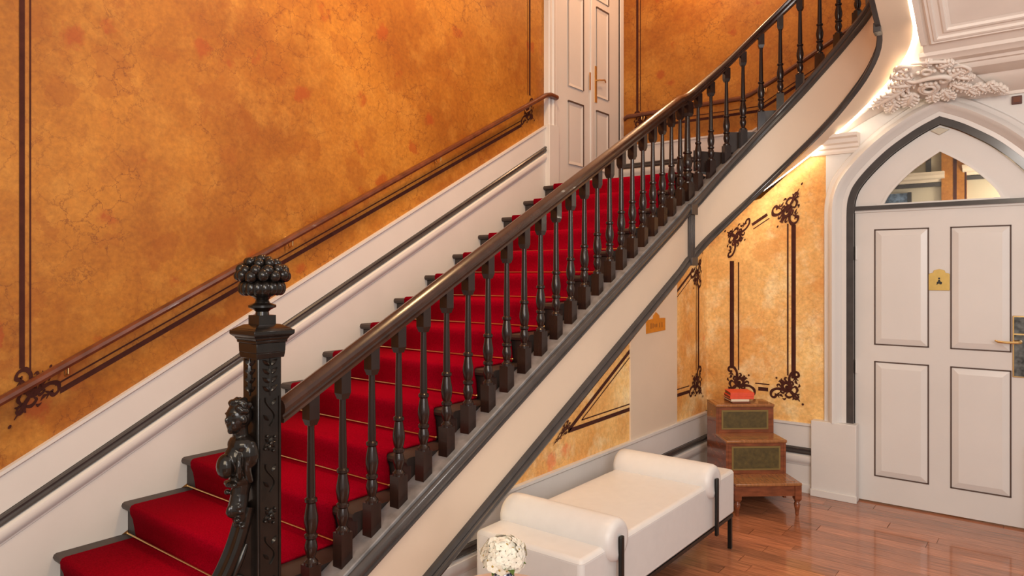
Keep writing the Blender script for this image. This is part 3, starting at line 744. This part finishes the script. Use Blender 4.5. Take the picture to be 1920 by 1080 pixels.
gl = [(X0-x, z) for x, z in GH] + [(X0+x, z) for x, z in GH[::-1][1:]]
for dq, yy in ((.0, YB+.018), (.0, YB+.010), (-.016, YB+.010), (-.016, YB+.03)):
    for x, z in gl:
        f = 1 + dq/.30; vs.append((X0+(x-X0)*f, yy, 2.205+(z-2.205)*f))
n = len(gl)
for q in range(3):
    for k in range(n-1): fs.append((q*n+k, q*n+k+1, (q+1)*n+k+1, (q+1)*n+k))
MB().add(vs, fs).build('glazing_bead', 'white_gloss', ty)
MB().box(X0-.40, X0+.40, YB+.004, YB+.03, 2.19, 2.208).build('window_sill', 'white_gloss', ty)
MB().prism([(x, YB+.045, z) for x, z in gl], (0, .004, 0)).build('pane', 'glass', ty)
MB().box(X0-.555, X0+.555, YB-.006, YB+.07, 2.166, 2.196).build('transom', 'grey_paint', ar)
MB().box(X0-.548, X0+.548, YB+.016, YB+.07, 2.150, 2.166).build('door_head', 'white', ar)
# moulded white architrave around the arch
PA = [(0, .0), (0, .018), (.030, .018), (.036, .030), (.048, .036), (.060, .066), (.085, .084), (.110, .066), (.120, .040), (.124, .034), (.150, .030), (.160, .012), (.160, 0)]
mb = MB(); vs = []; fs = []
for d, pz in PA:
    for x, z in arch_loop(d): vs.append((x, YB-pz, max(z, .57) if z < .57 else z))
n = len(arch_loop(0))
for q in range(len(PA)-1):
    for k in range(n-1): fs.append((q*n+k, q*n+k+1, (q+1)*n+k+1, (q+1)*n+k))
struct(mb.add(vs, fs).build('trim_3', 'white_gloss', sharp=50))
for (a, b) in ((-1.489, -1.172), (X0*2+1.172, X0*2+1.489)):
    o = struct(MB().box(a, b, YB-.075, YB+.02, 0, .574).build('trim_4' if a < -1 else 'trim_5', 'white', bevel=.004))
    MB().box(a-.003, b+.006, YB-.090, YB-.074, 0, .055).build('plinth_strip', 'white_gloss', o, bevel=.004)

# cornices
def cornice(name, prof, x0, x1):
    return struct(MB().prism([(x0, y, z) for y, z in prof], (x1-x0, 0, 0)).build(name, 'plaster', sharp=25))
cornice('trim_6', [(YB, 2.60), (YB-.02, 2.60), (YB-.03, 2.615), (YB-.03, 2.632), (YB-.055, 2.640), (YB-.060, 2.662), (YB-.085, 2.672), (YB-.095, 2.70), (YB-.12, 2.712), (YB-.125, 2.735), (YB, 2.745)], -1.52, -1.16)
cornice('trim_7', [(YB, 2.885), (YB-.016, 2.885), (YB-.022, 2.905), (YB-.06, 2.915), (YB-.14, 2.93), (YB-.20, 2.960), (YB-.224, 2.980), (YB-.232, 2.992), (YB-.30, 2.992), (YB-.40, 3.006), (YB-.415, 3.018), (YB-.425, 3.032), (YB-.45, 3.034), (YB-.462, 3.05), (YB-.53, 3.052), (YB-.555, 3.068), (YB-.58, 3.075), (YB-.59, 3.10), (YB, 3.16)], -.70, 1.6)

# ------------------------------------------------------------------ light strip under the string
led = tag(empty('light_strip', (CX, CY, 2.2)), 'glowing warm white light strip along the underside edge of the curved stair', 'light')
st = stations(.178, y0=1.9, y1=3.2, step=4)
pts_c = [(x, y, zb+.003) for (x, y, nn, zt, zb, zr, th) in st if th >= 34]
kid(MB().tube(pts_c, .0095, 8).build('light_tube', 'led'), led)
st2 = [s for s in stations(.165, y0=2.15, y1=3.2, step=4) if s[6] < 30]
kid(MB().tube([(x, y, zb-.010) for (x, y, nn, zt, zb, zr, th) in st2], .006, 8).build('light_tube', 'led_soft'), led)

# ------------------------------------------------------------------ plaster acanthus ornament over the arch
orn = tag(empty('plaster_ornament', (-.62, 5.45, 2.95)), 'white plaster acanthus leaf and scroll ornament above the pointed arch', 'ornament')
OU = Vector((1, 0, .0)); OV = Vector((0, -.92, .38)).normalized(); ON = Vector((0, -.38, -.92)).normalized()
OO = Vector((-.62, 5.56, 2.905))
def OT(u, v, d): return OO + OU*u + OV*v + ON*d
def blob(mb, u, v, ang, ln, wd, ht, d0=.0, n=8, m=6):
    c, s_ = math.cos(ang), math.sin(ang); t = MB().sphere((0, 0, 0), 1.0, n, m)
    mb.add([OT(u+c*(x*.5+.5)*ln-s_*y*wd/2, v+s_*(x*.5+.5)*ln+c*y*wd/2, d0+ht*z) for x, y, z in t.v], t.f)
def aleaf(u0, v0, u1, v1, wd, lobes=6, ht=.022, d0=.018):
    mb = MB(); L_ = math.hypot(u1-u0, v1-v0); ang = math.atan2(v1-v0, u1-u0)
    blob(mb, u0, v0, ang, L_, wd*.34, ht*1.25, d0, 10, 6)
    for k in range(lobes):
        t = (k+.3)/(lobes+.2); e = math.sin(PI*min(1, .22+t*.72)); u, v = u0+(u1-u0)*t, v0+(v1-v0)*t
        for sg in (-1, 1):
            a = ang+sg*(1.05-.45*t); blob(mb, u, v, a, wd*.62*e, wd*.24*e+.006, ht*.8, d0+.004*(k % 2))
            blob(mb, u+math.cos(a)*wd*.36*e, v+math.sin(a)*wd*.36*e, a+sg*.5, wd*.24*e, wd*.13*e+.004, ht*.6, d0+.010)
    kid(mb.build('acanthus_leaf', 'plaster', sharp=75), orn)
def aband(pts, r0, r1, name='scroll'):
    c = catmull(pts, 6); k = len(c)
    kid(MB().tube([OT(p[0], p[1], p[2]) for p in c], [r0+(r1-r0)*abs(2*i/(k-1)-1)**1.5 for i in range(k)], 8).build(name, 'plaster', sharp=80), orn)
def aring(u, v, R_, r_, d=.03):
    kid(MB().tube([OT(u+R_*math.cos(t), v+R_*math.sin(t), d) for t in np.linspace(0, 2*PI, 25)], r_, 8).build('ring', 'plaster', sharp=80), orn)
for a in ((-.18, .19, -.445, .01, .13, 8), (-.27, .07, -.34, -.075, .10, 5), (-.16, .12, -.215, -.03, .12, 5), (-.12, .22, -.30, .235, .10, 6), (-.13, .29, -.27, .335, .09, 5),
          (-.15, .36, -.23, .42, .07, 4), (-.04, .10, -.06, -.01, .09, 4), (.02, .11, .05, -.01, .10, 5), (.06, .17, .17, .07, .10, 6), (.05, .23, .15, .31, .09, 5), (.08, .25, .20, .19, .08, 5),
          (.15, .10, .20, .0, .08, 5), (.20, .12, .26, .02, .08, 5), (.27, .12, .31, .01, .075, 5), (.31, .08, .36, -.02, .06, 4), (.0, .36, .10, .40, .08, 5), (-.06, .39, -.02, .45, .06, 4)):
    aleaf(*a)
aband([(-.20, .30, .02), (-.14, .265, .04), (-.05, .285, .045), (.03, .285, .045), (.065, .25, .04), (.045, .215, .035), (.015, .215, .035), (.015, .240, .04)], .017, .008)
aband([(-.20, .36, .02), (-.215, .41, .03), (-.18, .445, .035), (-.14, .43, .035), (-.145, .40, .035), (-.17, .40, .04)], .014, .008)
aband([(-.13, .435, .02), (-.06, .44, .03), (.04, .42, .03), (.12, .37, .02)], .012, .006)
aband([(.10, .33, .02), (.15, .34, .03), (.18, .30, .035), (.15, .27, .03), (.13, .29, .03)], .012, .007)
aring(-.062, .155, .055, .012); aring(-.062, .155, .034, .011, .036); aring(-.052, .344, .026, .010, .034); aring(.20, .09, .024, .008)
bme = MB().sphere((0, 0, 0), .013, 10, 8).mesh('bead'); bme.materials.append(MATS['plaster'])
for (u, v) in [(-.10+.028*k, .222-.003*k) for k in range(4)] + [(-.008, .347), (.034, .335), (.070, .322), (-.10, .352), (-.07, .20)]:
    kid(link('bead', bme), orn).location = OT(u, v, .036)
mb = MB(); mb.add([OT(-.26, .02, .0), OT(.28, .02, .0), OT(.12, .34, .0), OT(-.16, .40, .0)], [(0, 1, 2, 3)])
o = kid(mb.build('backing', 'plaster'), orn); sm = o.modifiers.new('solid', 'SOLIDIFY'); sm.thickness = .02; sm.offset = 0

# small fittings over the door
o = MB().box(-.242, -.186, YB-.022, YB, 2.815, 2.868).build('alarm_sounder', 'alarm_brown', bevel=.003)
MB().box(-.232, -.196, YB-.026, YB-.021, 2.826, 2.858).build('cover', 'book_brown', o)
tag(o, 'small square brown alarm box on the white wall above the arch', 'alarm')
o = MB().prism([(-.712, YB+.018, 2.706), (-.655, YB+.018, 2.668), (-.594, YB+.018, 2.700), (-.655, YB+.018, 2.722)], (0, -.012, 0)).build('door_sensor', 'sensor', bevel=.003)
tag(o, 'small translucent diamond shaped sensor under the arch point', 'sensor')
# brass door plaque with its little emblem
pz = [(-.722, 1.578), (-.594, 1.578), (-.594, 1.690)] + [(-.600, 1.698), (-.620, 1.702), (-.625, 1.718), (-.640, 1.724), (-.658, 1.728), (-.676, 1.724), (-.691, 1.718), (-.696, 1.702), (-.716, 1.698)] + [(-.722, 1.690)]
o = MB().prism([(x, YB+.0285, z) for x, z in pz], (0, -.006, 0)).build('door_plaque', 'brass_plate', bevel=.0015)
tag(o, 'arched top brass plaque with small black emblem on the white door', 'plaque')
q = lambda x, z: (-.658+x, YB+.0218, 1.632+z)
mb = MB()
for poly in ([(-.006, .036), (.006, .036), (.006, .026), (-.006, .026)], [(-.005, .022), (.005, .022), (.007, .010), (.018, .004), (.016, -.010), (.004, -.012), (0, -.006), (-.006, -.008), (-.016, -.016), (-.014, .004), (-.007, .010)]):
    mb.prism([q(*p_) for p_ in poly], (0, -.001, 0))
mb.build('emblem', 'black', o)
# wall sign on the white pier
ys0, ys1 = 4.556, 4.862
sg = [(ys0, 1.262), (ys1, 1.270), (ys1, 1.362), (4.765, 1.366), (4.762, 1.385), (4.730, 1.402), (4.708, 1.412), (4.690, 1.400), (4.668, 1.388), (4.664, 1.366), (ys0, 1.358)]
o = MB().prism([(XU+.012, y, z) for y, z in sg], (.006, 0, 0)).build('wall_sign', 'orange_plate', bevel=.0015)
tag(o, 'small orange gold wall sign with stepped top on the white pier', 'sign')
mb = MB()
for k, (yy, hgt) in enumerate(((4.625, .040), (4.656, .036), (4.688, .022), (4.718, .026), (4.767, .036), (4.804, .040))):
    MB().box(XU+.0175, XU+.0190, yy-.004, yy+.004, 1.314-hgt/2, 1.314+hgt/2).build('letter', 'book_brown', o)

# ------------------------------------------------------------------ stand-in room behind the fanlight for the hall mirrored in its glass
struct(MB().box(-1.5, .4, 6.44, 6.50, 0, 2.80).build('wall_standin', 'standin_cream'))
struct(MB().box(-1.5, .4, YB+.12, 6.50, 2.80, 2.84).build('ceiling_standin', 'standin_cream'))
pil = struct(MB().box(-.722, -.556, 6.40, 6.44, 0, 2.80).build('trim_8', 'ochre'))
MB().box(-.642, -.620, 6.396, 6.401, 0, 2.80).build('painted_line', 'paint_umber', pil); MB().box(-.566, -.556, 6.396, 6.401, 0, 2.80).build('painted_line', 'paint_umber', pil)
for a, b, z in ((-1.4, -.70, 2.42), (-.58, .3, 2.455)):
    o = struct(MB().prism([(a, 6.44, z), (a, 6.42, z), (a, 6.41, z+.02), (a, 6.38, z+.03), (a, 6.37, z+.05), (a, 6.34, z+.06), (a, 6.34, z+.075), (a, 6.44, z+.08)], (b-a, 0, 0)).build('trim_9' if a < -1 else 'trim_10', 'pages', sharp=20))
    MB().box(a, b-.02, 6.41, 6.44, z-.035, z-.005).build('dark_moulding', 'grey_paint', o)
MB().box(-.83, -.795, 6.425, 6.44, 2.5, 2.80).build('dark_moulding', 'grey_paint', pil)
o = MB().box(-1.13, -.95, 6.40, 6.425, 2.20, 2.345).build('picture', 'picture_blue'); tag(o, 'blue grey picture behind the left of the fanlight, standing in for a reflection', 'picture')
MB().box(-.955, -.93, 6.39, 6.43, 2.20, 2.35).build('frame', 'black', o)
point('standin_fill', (-.2, 6.05, 2.2), 13, (1.0, .88, .70), .1)  # fill added to light the stand-in room

# ------------------------------------------------------------------ double door on the landing
d2 = struct(MB().box(XW-.01, XW+.026, 5.335, 5.945, ZL+.012, 4.95).build('door_2', 'white'))
def leaf_panels(parent, ya, yb, xs):
    for z0, z1 in ((2.735, 3.325), (3.475, 4.365), (4.45, 4.86)):
        mb = MB()
        for (u0, u1, v0, v1) in ((ya, yb+.006, z1-.004, z1+.012), (yb-.006, yb+.008, z0, z1)): mb.box(xs-.002, xs+.0135, u0, u1, v0, v1)
        mb.build('panel_line', 'dark_line', parent)
        m = .03; vs = [(xs+.001, ya, z0), (xs+.001, yb, z0), (xs+.001, yb, z1), (xs+.001, ya, z1), (xs-.010, ya+m, z0+m), (xs-.010, yb-m, z0+m), (xs-.010, yb-m, z1-m), (xs-.010, ya+m, z1-m)]
        vs = [(x+.0105, y, z) for x, y, z in vs]
        MB().add(vs, [(4,5,6,7), (0,1,5,4), (1,2,6,5), (2,3,7,6), (3,0,4,7)]).build('panel', 'white', parent, sharp=5)
leaf_panels(d2, 5.526, 5.789, XW+.026)
rl = MB().box(XW-.01, XW+.022, 5.955, 6.505, ZL+.012, 4.95).build('leaf', 'white', d2)
leaf_panels(d2, 6.045, 6.279, XW+.022)
MB().box(XW+.022, XW+.040, 5.925, 5.975, ZL+.012, 4.95).build('meeting_strip', 'white_gloss', d2, bevel=.006)
MB().box(XW+.040, XW+.043, 5.895, 5.915, 3.508, 3.682).build('bolt_plate', 'brass', d2)
hp = MB().box(XW+.022, XW+.030, 6.020, 6.056, 3.411, 3.776).build('handle_plate', 'brass', d2)
MB().tube([(XW+.03, 6.038, 3.63), (XW+.07, 6.038, 3.63), (XW+.075, 6.06, 3.632), (XW+.075, 6.13, 3.648), (XW+.07, 6.155, 3.63)], .008, 8).build('lever_handle', 'brass', hp)
mb = MB(); st = [((XW, 5.177, 0), NX)]
prf = [(0, 5.176), (.050, 5.176), (.058, 5.19), (.050, 5.21), (.050, 5.235), (.062, 5.250), (.060, 5.270), (.048, 5.285), (.048, 5.318), (0, 5.318)]
mb.prism([(XW+a, y, 3.04) for a, y in prf], (0, 0, 1.96)); o = struct(mb.build('trim_11', 'white_gloss'))
MB().box(XW, XW+.066, 5.172, 5.325, 2.30, 3.045).build('plinth_block', 'white', o, bevel=.003)
MB().box(XW, XW+.030, 5.320, 5.334, 3.046, 4.95).build('dark_moulding', 'grey_paint', o)
o = struct(MB().box(XW, XW+.035, 6.523, 6.598, ZL, 4.95).build('trim_12', 'white_gloss', bevel=.006))
MB().box(XW, XW+.028, 6.506, 6.522, ZL, 4.95).build('dark_moulding', 'grey_paint', o)

# ------------------------------------------------------------------ white daybed
bed = tag(empty('daybed', (-1.87, 3.37, 0)), 'white leather daybed with two bolsters and thin black legs under the stair', 'daybed')
BX0, BX1, BY0, BY1 = -2.17, -1.575, 2.49, 4.25
kid(MB().box(BX0, BX1, BY0, BY1, .215, .488).build('upholstered_base', 'leather_white', bevel=.024, seg=4), bed)
for zz, e in ((.470, .0), (.235, .0)):
    x0, x1, y0, y1 = BX0+.006-e, BX1-.003+e, BY0+.003, BY1-.003; r_ = .02
    loop = []
    for (cx, cy, a0) in ((x1-r_, y1-r_, 0), (x0+r_, y1-r_, 90), (x0+r_, y0+r_, 180), (x1-r_, y0+r_, 270)):
        for t in range(0, 91, 30): a = math.radians(a0+t); loop.append((cx+r_*math.cos(a), cy+r_*math.sin(a), zz))
    kid(MB().tube(loop+[loop[0]], .0035, 6).build('piping', 'leather_white'), bed)
kid(MB().box(BX0+.01, BX1-.006, BY0+.01, BY1-.01, .195, .214).build('frame', 'black_metal'), bed)
for x in (BX0+.02, BX1-.022):
    for y in (BY0+.02, BY1-.022): kid(MB().box(x-.011, x+.011, y-.011, y+.011, 0, .196).build('leg', 'black_metal'), bed)
for yc in (2.772, 3.886):
    mb = MB(); n = 32; R = .100
    prof = [(-.312, .03), (-.316, .06), (-.312, .082), (-.302, .093), (-.285, .099), (-.25, R), (0, R), (.25, R), (.285, .099), (.302, .093), (.312, .082), (.316, .06), (.312, .03)]
    vs = []; fs = []; cx = (BX0+BX1)/2+.006; zc = .496
    for (u, r) in prof:
        for i in range(n): a = 2*PI*i/n; vs.append((cx+u, yc+r*math.cos(a), zc+r*math.sin(a)))
    for j in range(len(prof)-1):
        for i in range(n): fs.append((j*n+i, j*n+(i+1) % n, (j+1)*n+(i+1) % n, (j+1)*n+i))
    fs.append(tuple(range(n))); fs.append(tuple((len(prof)-1)*n+i for i in range(n)))
    kid(mb.add(vs, fs).build('bolster', 'leather_white', sharp=60), bed)
    for xx, xy in ((cx+.313, cx+.331), (cx-.331, cx-.313)):
        kid(MB().box(xx, xy, yc-.016, yc+.016, .190, .520).build('strap', 'black_metal', bevel=.006), bed)

# ------------------------------------------------------------------ library steps in the corner
ang = math.atan2(.65, .76)
ls = tag(empty('library_steps', (-1.591, 4.939, 0), ang), 'mahogany library steps with green leather panels in the corner', 'library steps')
D = .217; W2 = .225
def lk(mb, name, m, **k): return mb.build(name, m, ls, **k)
for (z, y0, y1, ww) in ((.234, -.012, D+.02, W2+.010), (.483, D-.012, 2*D+.02, W2), (.704, 2*D-.012, 3*D, W2)):
    t = lk(MB().box(-ww, ww, y0, y1, z-.020, z), 'tread', 'mahogany_top', bevel=.005)
    MB().box(-ww+.035, ww-.035, y0+.035, y1-.03, z, z+.002).build('leather_inset', 'mahogany_top', t)
side = [(D, .06), (3*D-.004, .06), (3*D-.004, .684), (2*D+.004, .684), (2*D+.004, .463), (D+.004, .463), (D+.004, .234)]
for sx in (-1, 1):
    x = sx*(W2-.012); lk(MB().prism([(x-.009, y, z) for y, z in side], (.018, 0, 0)), 'side_panel', 'mahogany')
for (y, z0, z1) in ((D+.004, .234, .463), (2*D+.004, .483, .684)):
    r_ = lk(MB().box(-W2+.022, W2-.022, y, y+.016, z0, z1), 'riser', 'mahogany')
    MB().box(-W2+.045, W2-.045, y-.003, y+.002, z0+.030, z1-.026).build('gilt_border', 'gilt', r_)
    MB().box(-W2+.058, W2-.058, y-.005, y, z0+.042, z1-.038).build('leather_panel', 'green_leather', r_)
lk(MB().box(-W2+.004, W2-.004, .008, .026, .140, .214), 'apron', 'mahogany')
for sx in (-1, 1): lk(MB().box(sx*(W2-.004)-.009, sx*(W2-.004)+.009, .01, D, .140, .214), 'apron', 'mahogany')
lk(MB().box(-W2+.02, W2-.02, 3*D-.022, 3*D-.006, .06, .684), 'back_panel', 'mahogany')
for (x, y) in ((-W2+.012, .022), (W2-.012, .022), (-W2+.014, 3*D-.02), (W2-.014, 3*D-.02)):
    mb = MB(); mb.frustum((x, y), .023, .023, .118, .023, .023, .214) if y < .1 else None
    mb.frustum((x, y), .014, .014, .100, .023, .023, .118)
    mb.lathe([(.010, 0), (.013, .012), (.013, .03), (.019, .06), (.022, .080), (.016, .094), (.019, .100), (.014, .108)], (x, y, 0), 14)
    lk(mb, 'leg', 'mahogany')
# three books
def book(name, label, x, y, z, rz, w_, d_, h_, cover, pg):
    r_ = ls.matrix_basis @ Vector((x, y, 0)); root = tag(empty(name, (r_.x, r_.y, z), ang+rz), label, 'book', 'books on the library steps')
    mb = MB(); mb.box(-w_/2, w_/2, -d_/2, d_/2, 0, .003); mb.box(-w_/2, w_/2, -d_/2, d_/2, h_-.003, h_); mb.box(-w_/2, w_/2, -d_/2-.001, -d_/2+.004, .0, h_)
    mb.build('cover', cover, root, bevel=.0015)
    MB().box(-w_/2+.004, w_/2-.004, -d_/2+.004, d_/2-.005, .003, h_-.003).build('page_block', pg, root)
zt = .706
ls.matrix_basis  # placed
bpy.context.view_layer.update()
book('book', 'thin brown book at the bottom of the pile on the library steps', -.025, 2*D+.10, zt, .05, .145, .165, .014, 'book_brown', 'pages_dark')
book('book', 'cream spined book between the brown and the red books', -.030, 2*D+.10, zt+.014, .0, .140, .16, .018, 'pages', 'pages_dark')
book('book', 'red book lying second from the top of the pile', -.012, 2*D+.105, zt+.032, -.04, .180, .170, .022, 'book_red', 'pages_dark')
book('book', 'orange red book on top of the pile of books', -.006, 2*D+.105, zt+.054, -.08, .180, .170, .028, 'book_red', 'pages_dark')

# ------------------------------------------------------------------ side table, vase and flowers
TXc, TYc = -1.40, 1.735
tb = tag(empty('side_table', (TXc, TYc, 0)), 'small round pale pink side table under the blue vase', 'table')
MB().lathe([(.19, .640), (.20, .645), (.20, .655), (.195, .660)], n=40).build('table_top', 'table_stone', tb)
MB().lathe([(.02, .02), (.018, .30), (.022, .60), (.05, .640)], n=16).build('pedestal', 'black_metal', tb)
MB().lathe([(.15, 0), (.15, .012), (.03, .025)], n=32).build('foot', 'black_metal', tb)
VX, VY, VZ = -1.438, 1.795, .6605
va = MB().lathe([(.020, 0), (.026, .004), (.034, .022), (.036, .042), (.031, .058), (.026, .066), (.027, .076), (.030, .080), (.026, .079), (.022, .066)], n=28).build('vase', 'vase_blue')
va.location = (VX, VY, VZ); tag(va, 'small blue and white patterned vase on the round table', 'vase')
bq = tag(empty('flower_bouquet', (VX, VY, VZ+.06)), 'round bunch of white five petalled flowers with green leaves in the vase', 'flowers')
pm = MB()
for k in range(5):
    a = 2*PI*k/5; vs = []; n = 5
    for i in range(n):
        t = i/(n-1); wv = .0085*math.sin(PI*(.12+.80*t)); r = .0015+.0155*t; z = .002+.004*t - .0045*t*t
        for qv in (-1, 0, 1): vs.append((r*math.cos(a)-qv*wv*math.sin(a), r*math.sin(a)+qv*wv*math.cos(a), z+(0.0015 if qv else 0)))
    pm.add(vs, [f for i in range(n-1) for f in ((i*3, i*3+1, i*3+4, i*3+3), (i*3+1, i*3+2, i*3+5, i*3+4))])
pme = pm.mesh('floret', 60); pme.materials.append(MATS['petal'])
em = MB().sphere((0, 0, .003), (.0032, .0032, .002), 8, 5).mesh('flower_eye'); em.materials.append(MATS['flower_eye'])
random.seed(3); ctr = Vector((0, 0, .050)); NF = 78
for k in range(NF):
    zz = 1 - 1.62*(k+.5)/NF; rr = math.sqrt(max(0, 1-zz*zz)); a = k*2.39996
    d = Vector((rr*math.cos(a), rr*math.sin(a), zz)); q = .062*random.uniform(.90, 1.06)
    o = link('floret', pme, bq); o.location = ctr + Vector((d.x*q*1.08, d.y*q*1.08, d.z*q*.88))
    d2_ = (d + Vector([random.uniform(-.3, .3) for _ in range(3)])).normalized(); o.rotation_euler = d2_.to_track_quat('Z', 'Y').to_euler()
    sc = random.uniform(1.05, 1.35); o.scale = (sc, sc, sc)
    if k % 4 == 1: e = link('flower_eye', em, o)
MB().sphere(ctr, (.055, .055, .046), 16, 10).build('flower_core', 'petal', bq)
lm = MB(); vs = []; n = 8
for i in range(n):
    t = i/(n-1); wv = .013*math.sin(PI*t)+.0005
    for qv in (-1, 0, 1): vs.append((.052*t, qv*wv, .010*math.sin(PI*t)+(.003 if qv else 0)))
lm.add(vs, [f for i in range(n-1) for f in ((i*3, i*3+1, i*3+4, i*3+3), (i*3+1, i*3+2, i*3+5, i*3+4))])
lme = lm.mesh('leaf', 60); lme.materials.append(MATS['leaf'])
for (a, e, z, sc) in ((-.5, -.1, .018, 1.1), (-.2, .45, .024, 1.0), (-.9, .1, .020, 1.0), (.3, .2, .020, 1.1), (3.3, -.35, .016, 1.0), (3.8, -.2, .016, .9), (2.5, .1, .018, 1.0), (1.3, .0, .018, 1.0), (-1.5, -.3, .016, .9)):
    o = link('leaf', lme, bq); o.location = (.022*math.cos(a), .022*math.sin(a), z); o.rotation_euler = (0, -e, a); o.scale = (sc, sc, sc)
MB().tube([(0, 0, -.04), (0, 0, .03)], .012, 8).build('stems', 'leaf', bq)
